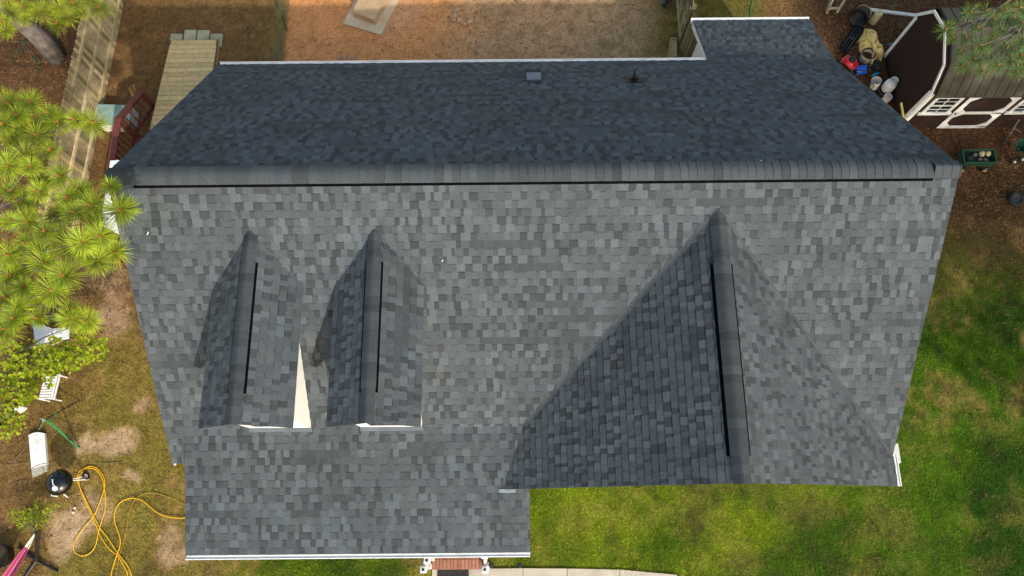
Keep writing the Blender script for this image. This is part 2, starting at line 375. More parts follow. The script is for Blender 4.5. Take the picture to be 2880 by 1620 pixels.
def ridge(mb, mv, p0, p1, sd, slope, half=.155, v0=None, v1=None, e=.14, flat=None, lip=.028):
    """cap shingles bent over a ridge from p0 to p1; between v0 and v1 they sit on a raised black vent"""
    p0, p1 = np.array(p0, float), np.array(p1, float); L = np.linalg.norm(p1-p0); d = (p1-p0)/L; sd = np.array(sd, float)
    dn = np.array([0,0,-1.]); up = -dn
    def prof(h, vent, half):
        pts = []; rr = (flat or .065) if vent else .03
        for k in np.linspace(-1, 1, 11):
            q = abs(k)*half; drop = slope*(math.sqrt(q*q+rr**2)-rr)
            pts.append(sd*k*half+up*(h-drop))
        return pts
    k = 0
    while k*e < L-.01:
        a = k*e; b = min(a+e+.05, L); vent = v0 is not None and v0 <= a+.5*e <= v1
        h = (-.036 if flat else .004) if vent else .010; hf = half*(1. if vent else .93)
        A = [p0+d*a+q for q in prof(h+.011, vent, hf)]; B = [p0+d*b+q for q in prof(h+.001, vent, hf)]
        A2 = [p0+d*a+q for q in prof(h-.002, vent, hf)]
        col = (tone()*.45+tone(1)*.55)*random.uniform(.78,.95)*(.8 if not flat else .92); m = len(A); jt = up*random.uniform(-.002,.005); A = [q+jt for q in A]
        mb.add(A+B+A2, [(i, i+1, m+i+1, m+i) for i in range(m-1)]+[(2*m+i, 2*m+i+1, i+1, i) for i in range(m-1)], tuple(col)); k += 1
    if v0 is not None:
        hf = half*.985
        A = [p0+d*v0+q for q in prof(-.04 if flat else 0, True, hf)]; B = [p0+d*v1+q for q in prof(-.04 if flat else 0, True, hf)]
        A2 = [p0+d*v0+q for q in prof(-.004, False, hf+lip)]; B2 = [p0+d*v1+q for q in prof(-.004, False, hf+lip)]; m = len(A)
        mv.add([A[0],A2[0],B2[0],B[0],A[-1],A2[-1],B2[-1],B[-1]], [(0,1,2,3),(7,6,5,4)])
        mv.add(A+A2, [(i, i+1, m+i+1, m+i) for i in range(m-1)]); mv.add(B+B2, [(i, i+1, m+i+1, m+i) for i in range(m-1)])
def gutter(mb, a, b, out, wd=.105, ht=.10):
    a, b, o = (np.array(q, float) for q in (a, b, out)); z = np.array([0,0,1.])
    prof = [(0,0),(0,-ht),(wd*.75,-ht),(wd,-ht*.35),(wd,.0),(wd-.016,.0),(wd-.016,-.025),(.012,-.03),(.012,0)]
    P = [[q+o*x+z*y for x, y in prof] for q in (a, b)]; m = len(prof)
    mb.add(P[0]+P[1], [(i, (i+1) % m, m+(i+1) % m, m+i) for i in range(m)]+[tuple(range(m)), tuple(range(2*m-1,m-1,-1))])

house = thing('house', (0,0,0), 'white sided house with new charcoal grey shingle roof filling the picture', 'house')
# walls
wl = MB()
def prism_x(mb, prof, x0, x1, col=(1,1,1)):
    m = len(prof); mb.add([(x0,y,z) for y, z in prof]+[(x1,y,z) for y, z in prof], [tuple(range(m)), tuple(range(2*m-1,m-1,-1))]+[(m+i, m+(i+1) % m, (i+1) % m, i) for i in range(m)], col)
def prism_y(mb, prof, y0, y1, col=(1,1,1)):
    m = len(prof); mb.add([(x,y0,z) for x, z in prof]+[(x,y1,z) for x, z in prof], [tuple(range(m)), tuple(range(2*m-1,m-1,-1))]+[(m+i, m+(i+1) % m, (i+1) % m, i) for i in range(m)], col)
q = .10
prism_x(wl, [(-4.16,-.1),(4.16,-.1),(4.16,ZR-T*4.16-q),(0,ZR-q),(-4.16,ZR-T*4.16-q)], XL+.28, XR-.28)
EX0, EY1, ES = 4.55, 6.18, .5305; EZ = ZR-T*4.437
prism_x(wl, [(4.165,-.1),(5.95,-.1),(5.95,EZ-ES*(5.95-4.437)-q),(4.165,EZ+ES*.27-q-.02)], EX0+.22, XR-.28)
GX, GZ, GF = 3.5, 6.15, -5.02
prism_y(wl, [(.35,-.1),(XR-.3,-.1),(XR-.3,GZ-T*(XR-.3-GX)-q),(GX,GZ-q),(.35,GZ-T*(GX-.35)-q)], -4.76, -4.17)
wall = wl.build('wall', M_siding, house)
for x_ in (XL+.277, XR-.277):
    lap = MB()
    for k in range(17): lap.box((x_, 0, .15+k*.16), (.008, 8.3, .012))
    lap.box((x_, 4.1, 1.4), (.007, .06, 2.6)); lap.build('siding_lap', M_siding, wall)
# main roof
rf = MB(); SL = WD/cs
shingles(rf, (XL,-WD,ZR-T*WD), (1,0,0), (0,cs,sn), XR-XL, SL-.075)
shingles(rf, (XR,WD,ZR-T*WD), (-1,0,0), (0,-cs,sn), XR-XL, SL-.075)
slab(rf, (XL,-WD,ZR-T*WD), (1,0,0), (0,cs,sn), XR-XL, SL-.075); slab(rf, (XR,WD,ZR-T*WD), (-1,0,0), (0,-cs,sn), XR-XL, SL-.075)
el = (EY1-4.40)*math.hypot(1,ES); ec = 1/math.hypot(1,ES)
shingles(rf, (XR,EY1,EZ-ES*(EY1-4.437)), (-1,0,0), (0,-ec,ES*ec), XR-EX0, el); slab(rf, (XR,EY1,EZ-ES*(EY1-4.437)), (-1,0,0), (0,-ec,ES*ec), XR-EX0, el)
main_roof = rf.build('roof', M_sh, house)
mb, mv = MB(), MB()
ridge(mb, mv, (XL-.01,0,ZR+.004), (XR+.01,0,ZR+.004), (0,1,0), T, .17, .44, XR-XL-.42, flat=.17)
mb.build('ridge_cap', M_sh, main_roof); mv.build('ridge_vent', M_vent, main_roof)
# porch roof
PX0, PX1, PY0, PZ0, PY1, PZ1 = -6.32, .30, -3.87, 3.375, -6.183, 2.695
ps = (PZ0-PZ1)/(PY0-PY1); pc_ = 1/math.hypot(1,ps); pl_ = (PY0-PY1)/pc_+.02
pr = MB(); shingles(pr, (PX0,PY1,PZ1+.012), (1,0,0), (0,pc_,ps*pc_), PX1-PX0, pl_); slab(pr, (PX0,PY1,PZ1+.012), (1,0,0), (0,pc_,ps*pc_), PX1-PX0, pl_, t=.05)
porch_roof = pr.build('porch_roof', M_sh, house)
# cross gable
GL = -.45; GR = 7.48
gr = MB()
lv = (GX-GL)/cs; yv = -.54
# left plane: u runs towards -y from y=-.3, v up the slope towards +x
def lreg(extra):
    # region corners in (u, v): y = y0-u ; x = GL+v*cs ; valley y = yv-(GX-x)+extra
    y0 = -.2
    return y0, [(y0-(yv-(GX-GL)+extra), 0), (y0-GF, 0), (y0-GF, lv), (y0-(yv+extra), lv)]
y0, reg = lreg(.22)
shingles(gr, (GL,y0,GZ-T*(GX-GL)), (0,-1,0), (cs,0,sn), y0-GF, lv, reg); slab(gr, (GL,y0,GZ-T*(GX-GL)), (0,-1,0), (cs,0,sn), 0, 0, reg)
rv = (GR-GX)/cs
reg = [(0,0), ((yv-(GR-GX)+.06)-GF, 0), ((yv+.2)-GF, rv), (0, rv)]
shingles(gr, (GR,GF,GZ-T*(GR-GX)), (0,1,0), (-cs,0,sn), 6, rv, reg); slab(gr, (GR,GF,GZ-T*(GR-GX)), (0,1,0), (-cs,0,sn), 0, 0, reg)
gable_roof = gr.build('gable_roof', M_sh, house)
vs_ = MB()
def valley(p0, p1, na, nb_, wa, wb):
    p0, p1 = np.array(p0, float), np.array(p1, float); L = np.linalg.norm(p1-p0); d = (p1-p0)/L
    ua = np.cross(d, na); ub = np.cross(d, nb_); ua *= np.sign(ua[2])/np.linalg.norm(ua); ub *= np.sign(ub[2])/np.linalg.norm(ub); t = 0
    while t < L:
        e = min(t+random.uniform(.12,.2), L); a_, b_ = wa*random.uniform(.8,1.15), wb*random.uniform(.8,1.15); c = tuple(tone(1)*.88)
        q = [p0+d*t+ua*a_+na*.013, p0+d*e+ua*a_+na*.013, p0+d*e+(ua+ub)*.012+(na+nb_)*.011, p0+d*t+(ua+ub)*.012+(na+nb_)*.011, p0+d*e+ub*b_+nb_*.014, p0+d*t+ub*b_+nb_*.014]
        for f in ((0,1,2,3),(3,2,4,5)):
            nn = np.cross(q[f[1]]-q[f[0]], q[f[2]]-q[f[0]]); f = f if nn[2] > 0 else f[::-1]; vs_.add([q[i] for i in f], [(0,1,2,3)], c)
        t = e
nF, nL, nR = np.array([0,-sn,cs]), np.array([-sn,0,cs]), np.array([sn,0,cs])
valley((GX,yv,GZ), (GX-3.28,yv-3.28,GZ-T*3.28), nF, nL, .05, .07); valley((GX,yv,GZ), (GX+3.85,yv-3.85,GZ-T*3.85), nF, nR, .04, .03)
vs_.build('valley_strip', M_sh, gable_roof)
mb, mv = MB(), MB(); ridge(mb, mv, (GX,GF-.01,GZ+.004), (GX,-.46,GZ+.004), (1,0,0), T, .15, .42, 3.55, lip=.042)
mb.build('ridge_cap', M_sh, gable_roof); mv.build('ridge_vent', M_vent, gable_roof)
# dormers
def dormer(cx):
    DZ, DF, DH, DW, WF = 5.95, -4.04, .785, .585, -3.85
    dz = .07
    b = MB(); prism_y(b, [(cx-DW,3.1),(cx+DW,3.1),(cx+DW,DZ-T*DW-dz),(cx,DZ-dz),(cx-DW,DZ-T*DW-dz)], WF, -1.2)
    d = b.build('dormer', mat('white_siding', (.86,.85,.81), .5, .05, 4), house)
    for s in (-1, 1):
        l = MB()
        for k in range(12): l.box((cx+s*(DW+.003), -2.6, 3.5+k*.14), (.008, 2.46, .01))
        l.build('siding_lap', M_siding, d)
    r = MB(); dv = DH/cs; ap = (DZ-ZR)/T
    for s in (-1, 1):
        if s < 0:
            y0 = -.4; reg = [(y0-(ap-DH+.1), 0), (y0-DF, 0), (y0-DF, dv), (y0-(ap+.1), dv)]
            a = ((cx-DH,y0,DZ-T*DH), (0,-1,0), (cs,0,sn))
        else:
            reg = [(0,0), (ap-DH+.1-DF, 0), (ap+.1-DF, dv), (0, dv)]; a = ((cx+DH,DF,DZ-T*DH), (0,1,0), (-cs,0,sn))
        shingles(r, *a, 4, dv, reg); slab(r, *a, 0, 0, reg)
    o = r.build('dormer_roof', M_sh, d)
    mb, mv = MB(), MB(); ridge(mb, mv, (cx,DF-.005,DZ+.004), (cx,ap+.1,DZ+.004), (1,0,0), T, .125, .50, 2.72)
    mb.build('ridge_cap', M_sh, d); mv.build('ridge_vent', M_vent, d)
    f = MB()
    for s in (-1, 1):
        f.beam((cx+s*.03, DF+.045, DZ-.085-T*.03), (cx+s*(DH-.02), DF+.045, DZ-.085-T*(DH-.02)), .02, .12)
    f.build('fascia', M_white, d)
    wn = MB(); wn.box((cx, WF-.012, 4.45), (.72, .03, 1.0)); wo_ = wn.build('window', M_white, d)
    g = MB()
    for zz in (4.22, 4.68): g.box((cx, WF-.03, zz), (.58, .012, .41))
    g.build('pane', M_glass, d)
    fl = MB(); fl.hexa([(cx-DW-.02,-3.985,ZR-T*3.985+.026),(cx+DW+.02,-3.985,ZR-T*3.985+.026),(cx+DW+.02,-3.853,ZR-T*3.853+.03),(cx-DW-.02,-3.853,ZR-T*3.853+.03)],
                       [(cx-DW-.02,-3.985,ZR-T*3.985+.034),(cx+DW+.02,-3.985,ZR-T*3.985+.034),(cx+DW+.02,-3.853,ZR-T*3.853+.06),(cx-DW-.02,-3.853,ZR-T*3.853+.06)])
    fl.build('apron_flashing', M_flash, d)
    return d
dormer(-4.465); dormer(-2.335)
# fascias, gutters
fa = MB()
for X_ in (XL+.03, XR-.03):
    for s in (-1, 1): fa.beam((X_, 0, ZR-.13), (X_, s*(WD-.02), ZR-T*(WD-.02)-.13), .03, .17, up=(0,0,1))
fa.beam((XL+.03,WD-.03,ZR-T*WD-.10), (EX0,WD-.03,ZR-T*WD-.10), .03, .16); fa.beam((XL+.03,-WD+.03,ZR-T*WD-.10), (PX0+.1,-WD+.03,ZR-T*WD-.10), .03, .16)
fa.beam((EX0+.02,4.47,EZ-.12), (EX0+.02,EY1-.02,EZ-ES*(EY1-4.437)-.12), .03, .18); fa.beam((EX0,EY1-.03,EZ-ES*(EY1-4.437)-.12), (XR,EY1-.03,EZ-ES*(EY1-4.437)-.12), .03, .16)
for s, x1 in ((-1, .36), (1, GR-.02)): fa.beam((GX, GF+.03, GZ-.13), (x1, GF+.03, GZ-T*abs(x1-GX)-.13), .03, .17)
fa.beam((PX0+.02,PY0,PZ0-.1), (PX0+.02,PY1+.02,PZ1-.1), .03, .14); fa.beam((PX1-.02,PY0,PZ0-.1), (PX1-.02,PY1+.02,PZ1-.1), .03, .14); fa.beam((PX0,PY1+.03,PZ1-.1), (PX1,PY1+.03,PZ1-.1), .03, .14)
fa.build('fascia', M_white, house)
for a, b, o in (((PX0,PY1+.02,PZ1+.0), (PX1,PY1+.02,PZ1+.0), (0,-1,0)), ((XL+.02,WD-.02,ZR-T*WD-.005), (EX0-.06,WD-.02,ZR-T*WD-.005), (0,1,0)),
                ((EX0-.04,EY1-.02,EZ-ES*(EY1-4.437)-.005), (XR,EY1-.02,EZ-ES*(EY1-4.437)-.005), (0,1,0)), ((GR-.02,GF,GZ-T*(GR-GX)-.005), (GR-.02,-4.42,GZ-T*(GR-GX)-.005), (1,0,0))):
    g = MB(); gutter(g, a, b, o); g.build('gutter', M_white, house)
# roof fittings
P = np.array([0, -T, 0])
def on_rear(px, py):
    d = RM @ np.array([(px-1440)/FPX, -(py-810)/FPX, -1.]); nn = np.array([0,T,1.]); return CAM+d*((ZR-nn@CAM)/(nn@d))
p = on_rear(1501, 224); b = MB()
b.hexa([(p[0]-.15,p[1]-.12,p[2]+.10-.02),(p[0]+.15,p[1]-.12,p[2]+.08),(p[0]+.15,p[1]+.17,p[2]-.14),(p[0]-.15,p[1]+.17,p[2]-.14)],
       [(p[0]-.15,p[1]-.12,p[2]+.20),(p[0]+.15,p[1]-.12,p[2]+.20),(p[0]+.15,p[1]+.17,p[2]+.02),(p[0]-.15,p[1]+.17,p[2]+.02)])
rv_ = b.build('roof_vent', mat('slate_grey_metal', (.13,.16,.21), .5, .1, 8, metal=.2), house)
hd = MB(); hd.box((p[0], p[1]+.205, p[2]-.03), (.30, .065, .10)); hd.build('vent_hood', M_black, rv_)
p = on_rear(1783, 226); b = MB(); b.tube([p-(0,0,.05), p+(0,0,.38)], [.055,.05], 14); vp = b.build('vent_pipe', M_black, house, True)
b = MB(); b.lathe([(.12,0),(.09,.03),(.06,.09),(.055,.12)], p, n=16)
b.hexa([p+(-.17,-.13,T*.13+.012), p+(.17,-.13,T*.13+.012), p+(.17,.13,-T*.13+.012), p+(-.17,.13,-T*.13+.012)], [p+(-.17,-.13,T*.13+.024), p+(.17,-.13,T*.13+.024), p+(.17,.13,-T*.13+.024), p+(-.17,.13,-T*.13+.024)])
b.build('pipe_boot', M_black, vp)
pz_ = lambda y: PZ0+.012-ps*(PY0-y)
b = MB(); b.hexa([(-.29,-5.085,pz_(-5.085)+.016),(.03,-5.085,pz_(-5.085)+.016),(.03,-5.012,pz_(-5.012)+.02),(-.29,-5.012,pz_(-5.012)+.02)], [(-.29,-5.085,pz_(-5.085)+.022),(.03,-5.085,pz_(-5.085)+.022),(.03,-5.012,pz_(-5.012)+.04),(-.29,-5.012,pz_(-5.012)+.03)])
b.build('kickout_flashing', mat('pale_flashing', (.115,.145,.175), .6, .2, 9), house)
# porch floor, columns, door
b = MB(); b.box((-3.0,-5.15,.19), (6.4,1.9,.38)); b.build('porch_floor', M_conc, house)
for x_ in (-6.05,-4.1,-2.15,-.2):
    b = MB(); b.box((x_,-5.95,1.5), (.15,.15,2.2)); b.box((x_,-5.95,.45), (.2,.2,.12)); b.box((x_,-5.95,2.5), (.2,.2,.1)); b.build('porch_column', M_white, house)
b = MB(); b.box((-1.3,-4.19,1.42), (.95,.05,2.05)); dr = b.build('front_door', mat('dark_red_door', (.12,.02,.02), .4, .05), house)
def hwin(c, sx, sz, ax):
    b = MB(); sz_ = (sx,.05,sz) if ax == 'y' else (.05,sx,sz); b.box(c, sz_); o = b.build('window', M_white, house)
    g = MB()
    for s in (-1, 1):
        e = (c[0], c[1], c[2]+s*sz*.225); sg = np.sign(c[1] if ax == 'y' else c[0])*.022
        e = (e[0], e[1]+sg, e[2]) if ax == 'y' else (e[0]+sg, e[1], e[2])
        g.box(e, (sx-.14,.02,sz*.4) if ax == 'y' else (.02,sx-.14,sz*.4))
    g.build('pane', M_glass, o)
hwin((-4.0,-4.18,1.6), .95, 1.4, 'y'); hwin((2.4,-4.78,1.5), .95, 1.4, 'y'); hwin((4.7,-4.78,1.5), .95, 1.4, 'y')
hwin((-3.,4.18,1.6), .95, 1.2, 'y'); hwin((1.,4.18,1.6), .95, 1.2, 'y'); hwin((XR-.28,-1.5,1.6), .95, 1.3, 'x'); hwin((XL+.28,3.2,1.7), .9, 1.2, 'x')
# porch steps
st = thing('brick_steps', (-1.26,-6.4,0), 'red brick entry steps below the white porch gutter', 'steps')
b = MB(); bc = lambda: tuple(np.array([.30,.135,.085])*random.uniform(.75,1.2))
top = .36; x0_, x1_ = -1.82, -.70
b.box((-1.26,-6.35,top/2-.01), (1.11,.60,top-.02), col=(.33,.25,.2))
nb = 14
for row, (ya, yb) in enumerate(((-6.655,-6.455),(-6.447,-6.25),(-6.242,-6.05))):
    for k in range(nb):
        xa = x0_+(x1_-x0_)*k/nb; xb = x0_+(x1_-x0_)*(k+1)/nb
        b.box(((xa+xb)/2,(ya+yb)/2,top), (xb-xa-.009,yb-ya,.05), col=bc())
for r in range(4):
    for k in range(6): b.box((x0_+.093+(k+(r % 2)*.0)*.186, -6.657, .05+r*.075), (.176,.02,.064), col=bc())
b.build('brickwork', M_brick, st)
def railing(xa, xb, ya, yb, lab):
    r = thing('handrail', ((xa+xb)/2,(ya+yb)/2,0), lab, 'handrail', 'white handrails beside the porch steps')
    for x_, y_, zb, zt in ((xa,ya,.0,1.06),(xb,yb,.37,1.26)):
        b = MB(); b.box((x_,y_,(zb+zt)/2), (.10,.10,zt-zb), bev=.006); b.box((x_,y_,zb+.05), (.14,.14,.1), bev=.01); po = b.build('newel_post', M_white, r)
        c = MB(); c.box((x_,y_,zt+.02), (.145,.145,.04), bev=.008); c.box((x_,y_,zt+.05), (.11,.11,.03), bev=.008); c.build('post_cap', M_white, po)
        s = MB(); s.box((x_,y_,zt+.069), (.058,.058,.01)); s.build('solar_panel', mat('solar_cell', (.02,.025,.05), .15, .1, spec=.7), po)
    b = MB(); b.beam((xa,ya,.95), (xb,yb,1.12), .05, .07); b.build('top_rail', M_white, r); b = MB(); b.beam((xa,ya,.18), (xb,yb,.46), .04, .05); b.build('bottom_rail', M_white, r)
    for k in range(1, 4):
        t = k/4; b = MB(); b.box((xa+(xb-xa)*t, ya+(yb-ya)*t, .67+.2*t), (.03,.03,.62)); b.build('baluster', M_white, r)
q1, q2, q3 = c7(490,778,1.12), c7(516,711,1.32), c7(937,778,1.12)
railing(q1[0], q2[0], q1[1], q2[1], 'white handrail with two capped posts left of the brick steps')
railing(q3[0], q3[0]-.0, q3[1], q3[1]+.30, 'white handrail right of the brick steps, one capped post showing')
# walk, mat
b = MB(); joints = [560, 820, 1215, 1535, 1915, 2330]
tp = [c7(555,775), c7(1215,768), c7(1535,770), c7(1915,778), c7(2330,815)]
lo = [c7(555,980), c7(1215,975), c7(1535,985), c7(1915,1000), c7(2330,1040)]
for i in range(4):
    a, d, e, f = lo[i], lo[i+1]-(.012,0,0), tp[i+1]-(.012,0,0), tp[i]
    b.hexa([q-(0,0,.06) for q in (a,d,e,f)], [q+(0,0,.035) for q in (a,d,e,f)])
tag(b.build('walkway', M_conc), kind='structure')
m0 = c7(594,776,.04); m1 = c7(820,776,.04)
b = MB(); mw = m1[0]-m0[0]; mc = ((m0[0]+m1[0])/2, m0[1]-.30)
b.box((mc[0],mc[1],.045), (mw,.6,.016)); mo = b.build('doormat', mat('rubber_mat', (.018,.017,.018), .8, .2, 20))
tag(mo, 'black patterned doormat on the walkway below the brick steps', 'doormat')
b = MB()
for k in range(7):
    b.torus((mc[0], mc[1]+.02, .053), .04+.05*k/2, .006, n=20, m=6) if k < 4 else None
for k in range(10):
    x_ = mc[0]-mw/2+.03+k*(mw-.06)/9; b.beam((x_, mc[1]+.28, .055), (min(x_+.1, mc[0]+mw/2-.02), mc[1]+.2, .055), .008, .006)
b.build('raised_pattern', mat('mat_relief', (.05,.045,.042), .8, .1), mo)
for i, (a, c_) in enumerate(((985,738),(1190,740))):
    p = c7(a, c_); t_ = thing('garden_light', p, ('small black solar garden light nearer the brick steps', 'small black solar garden light farther right of the brick steps')[i], 'garden light', 'solar lights beside the walk')
    b = MB(); b.tube([p, p+(0,0,.22)], .012, 8); b.build('stake', M_black, t_); b = MB(); b.lathe([(.02,.2),(.05,.22),(.06,.27),(.045,.285),(.001,.29)], p, n=16); b.build('lamp_head', M_black, t_)
# utility box by the right wall
p = G(2528,1303,.75); b = MB(); b.box((p[0]-.16,p[1]+.22,.38), (.42,.44,.75), bev=.02); ub = b.build('utility_box', mat('pale_beige_metal', (.5,.5,.44), .5, .05))
tag(ub, 'pale box standing on the lawn against the right house wall', 'utility box')
b = MB(); b.box((p[0]-.16,p[1]+.22,.763), (.40,.42,.025)); b.build('lid', mat('pale_beige_metal'), ub)

# ------------------------------------------------------------------ wooden fence (left)
WG = lambda k=1.: tuple(np.array([.38,.30,.165])*k*random.uniform(.38,1.3)*np.array([1,random.uniform(.93,1.05),random.uniform(.8,1.1)]))
def fence(name, label, a, b_, h, side, palw=.10, rails=(.25,.82,1.4), posts=4, tone_=1., rz0=0):
    a, b_ = np.array(a, float), np.array(b_, float); d = b_-a; L = np.linalg.norm(d[:2]); d = d/L; nrm = np.array([d[1],-d[0],0.])*side
    t_ = thing(name, (a+b_)/2, label, 'fence')
    m = MB(); k = 0
    while k*(palw+.012) < L:
        s = k*(palw+.012); p = a+d*(s+palw/2); c = WG(tone_); hh = h+random.uniform(-.02,.02); o = palw/2; th = .02; off = -nrm*random.uniform(0,.008)
        pr = [(-o,0),(o,0),(o,hh-.035),(o-.035,hh),(-o+.035,hh),(-o,hh-.035)]
        f = [p+d*x+np.array([0,0,z])+off for x, z in pr]; bk = [q-nrm*th for q in f]
        m.add(f+bk, [tuple(range(6)), tuple(range(11,5,-1))]+[(6+i, 6+(i+1) % 6, (i+1) % 6, i) for i in range(6)], c); k += 1
    m.build('paling', M_wood, t_)
    for z in rails:
        r = MB(); s = 0
        while s < L-.05:
            e = min(s+2.4, L); r.beam(a+d*s+nrm*.022+(0,0,z), a+d*(e-.01)+nrm*.022+(0,0,z+random.uniform(-.02,.02)), .04, .09, WG(1.25*tone_)); s = e
        r.build('rail', M_wood, t_)
    for i in range(posts):
        p = a+d*(L*i/(posts-1))*.98+d*.05-nrm*.075; r = MB(); r.box((p[0],p[1],h*.46), (.09,.09,h*.92), math.atan2(d[1],d[0]), WG(1.1*tone_)); r.build('post', M_wood, t_)
    return t_
fence('wooden_fence', 'weathered grey plank fence beside the tall pine trunk', (-10.72,12.,0), (-11.1,.9,0), 1.62, -1, posts=7)
fence('wooden_fence', 'dark weathered plank fence behind the rear roof extension', (4.66,12.,0), (4.66,6.85,0), 1.75, 1, rails=(.3,.9,1.5), posts=4, tone_=.62)
# gate beside the extension
p0_, p1_ = np.array([4.68,6.75,0]), np.array([4.98,6.02,0])
t_ = thing('wooden_gate', (p0_+p1_)/2, 'dark wooden gate between plank fence and roof extension', 'gate')
m = MB()
for k in range(6): q = p0_+(p1_-p0_)*(k+.5)/6; m.box((q[0],q[1],.8), (.11,.02,1.55), math.atan2((p1_-p0_)[1],(p1_-p0_)[0]), WG(.5))
m.build('gate_boards', M_wood, t_); m = MB(); m.beam(p0_+(.04,0,.3), p1_+(.04,0,.3), .03, .08, WG(.5)); m.beam(p0_+(.04,0,1.3), p1_+(.04,0,1.3), .03, .08, WG(.5)); m.beam(p0_+(.05,0,.34), p1_+(.05,0,1.26), .03, .08, WG(.5)); m.build('gate_brace', M_wood, t_)
# splash block
t_ = c5(1205,370); m = MB(); a = [c5(1172,440), c5(1240,440), c5(1238,300), c5(1190,300)]
zz = np.array([0,0,.09]); m.hexa(a, [q+zz*.55 for q in a], (1,1,1)); cen = sum(a)/4
for i in range(4):
    q, r = a[i], a[(i+1) % 4]; m.hexa([q+zz*.55,r+zz*.55,r+(cen-r)*.14+zz*.55,q+(cen-q)*.14+zz*.55], [q+zz,r+zz,r+(cen-r)*.12+zz,q+(cen-q)*.12+zz])
tag(m.build('splash_block', mat('tan_concrete', (.42,.28,.15), .85, .12, 9)), 'tan raised edge splash block under the rear gutter', 'splash block')
# corrugated drain pipe
m = MB(); p = c5(1145,45,.08); path = [p+np.array([.02*k,.045*k,0.]) for k in range(24)]; m.tube(path, [.075 if k % 2 else .06 for k in range(24)], 14)
tag(m.build('drain_pipe', mat('dark_blue_grey_plastic', (.03,.035,.045), .5, .1)), 'black corrugated drain pipe on the dry grass by the fence', 'pipe')
# green hose at the top
m = MB(); m.tube(catmull([c5(1820,-60,.02), c5(1812,20,.02), c5(1800,80,.02), c5(1803,150,.02), c5(1790,200,.02)]), .013, 8)
tag(m.build('garden_hose', mat('green_hose', (.02,.22,.04), .45, .05)), 'green garden hose on the grass behind the extension', 'hose')
# wire fence
t_ = thing('wire_fence', (-6.18,7.5,0), 'green wire mesh fence along the edge of the orange clay', 'fence')
m = MB(); ya, yb, xf = 4.9, 13., -6.2
for k in range(13): m.tube([(xf-.0+.01*k, ya, .05+k*.095), (xf+.03+.01*k, 9, .03+k*.095), (xf+.05, yb, .05+k*.095)], .0035, 5)
yy = ya
while yy < yb: m.tube([(xf,yy,.02), (xf+.10,yy+.02,1.2)], .0028, 4); yy += .1
m.build('wire_mesh', mat('green_wire', (.07,.085,.035), .5, .3, 3), t_)
for y_ in (5.2,7.4,9.6,11.8): m = MB(); m.tube([(xf+.02,y_,0),(xf+.12,y_,1.3)], .018, 6); m.build('post', mat('green_post', (.04,.06,.03), .6), t_)
# slab, well cover, stones
a = [c4(660,180), c4(945,272), c4(1080,-10), c4(1290,-420), c4(830,-420)]; a = [c4(660,182), c4(945,270), c4(1160,-160), c4(875,-240)]
m = MB(); m.hexa([q-(0,0,.05) for q in a], [q+(0,0,.045) for q in a]); tag(m.build('concrete_slab', mat('tan_slab', (.52,.40,.27), .9, .12, 5, fine=.12, fscale=120, dirt=(.36,.2,.1))), 'flat pale concrete slab set in the orange clay', 'slab')
a = [c4(742,130,.05), c4(905,188,.05), c4(1035,-70,.05), c4(872,-128,.05)]
m = MB(); cen = sum(a)/4; m.hexa(a, [q+(0,0,.2) for q in a]); o = m.build('well_cover', mat('brown_concrete', (.46,.30,.17), .9, .15, 7, fine=.15, fscale=90))
tag(o, 'raised square concrete cover standing on the pale slab', 'cover'); m = MB(); m.hexa([q+(cen-q)*-.03+(0,0,.19) for q in a], [q+(cen-q)*-.03+(0,0,.25) for q in a]); m.build('lid', mat('tan_concrete'), o)
SC = [(1500,100),(1520,75),(1490,150),(1535,155),(1560,170),(1550,140),(1590,125),(1620,150),(1500,125),(1575,180),(1530,110),(1635,360),(1660,380),(1610,170),(625,435),(665,440),(700,445),(735,440)]
for i, (x_, y_) in enumerate(SC):
    p = c4(x_, y_); r = random.uniform(.04,.075); m = MB(); m.blob(p+(0,0,r*.3), r*1.2, r, r*.6, 9, 6, .22, tuple(np.array([.42,.25,.14])*random.uniform(.8,1.2)), random.random()*3)
    cl = 'tan clay lump in the rubble patch right of the concrete slab' if i < 14 else 'tan clay lump at the rear gutter, below the concrete slab'
    tag(m.build('clay_lump', M_stone), cl, 'rubble', 'clay lumps right of the slab' if i < 14 else 'clay lumps by the gutter')

# ------------------------------------------------------------------ ramp, red deck, awning, chest
ra, rb, rc, rd = G(481,114,.14), G(611,112,.14), np.array([-7.95,4.1,.5]), np.array([-9.36,4.1,.5])
t_ = thing('wooden_ramp', (ra+rc)/2*(1,1,0), 'tan plank ramp running up to the house corner', 'ramp')
m = MB(); nb = 19
for k in range(nb):
    s, e = k/nb, (k+1)/nb-.004; c = tuple(np.array([.56,.40,.18])*random.uniform(.82,1.1))
    q = [ra+(rd-ra)*s, rb+(rc-rb)*s, rb+(rc-rb)*e, ra+(rd-ra)*e]; q = q[::-1]
    m.hexa([v-(0,0,.035) for v in q], [v+(0,0,random.uniform(0,.004)) for v in q], c)
m.build('deck_boards', M_tan, t_)
m = MB(); WB = tuple(np.array([.14,.09,.05]))
for A, B in ((ra, rd), (rb, rc)): m.beam(A-(0,0,.06), B-(0,0,.11), .04, .13, WB)
m.build('joist', M_wood, t_)
for A, B in ((ra+(-.02,0,0), rd+(-.02,0,0)), (rb+(.02,0,0), rc+(.02,0,0))):
    m = MB(); L = np.linalg.norm(B-A); n_ = 20
    for k in range(n_):
        for s in (-1, 1):
            t0 = k/n_; t1 = t0+s*.07
            h0 = A+(B-A)*t0; h1 = A+(B-A)*min(max(t1,0),1); m.beam((h0[0]+.006*s,h0[1],.02), (h1[0]+.12*(1 if A[0] > -8.5 else -1)*0+.006*s,h1[1],h1[2]-.05), .01, .035, (.40,.29,.17))
    m.build('lattice', M_tan, t_)
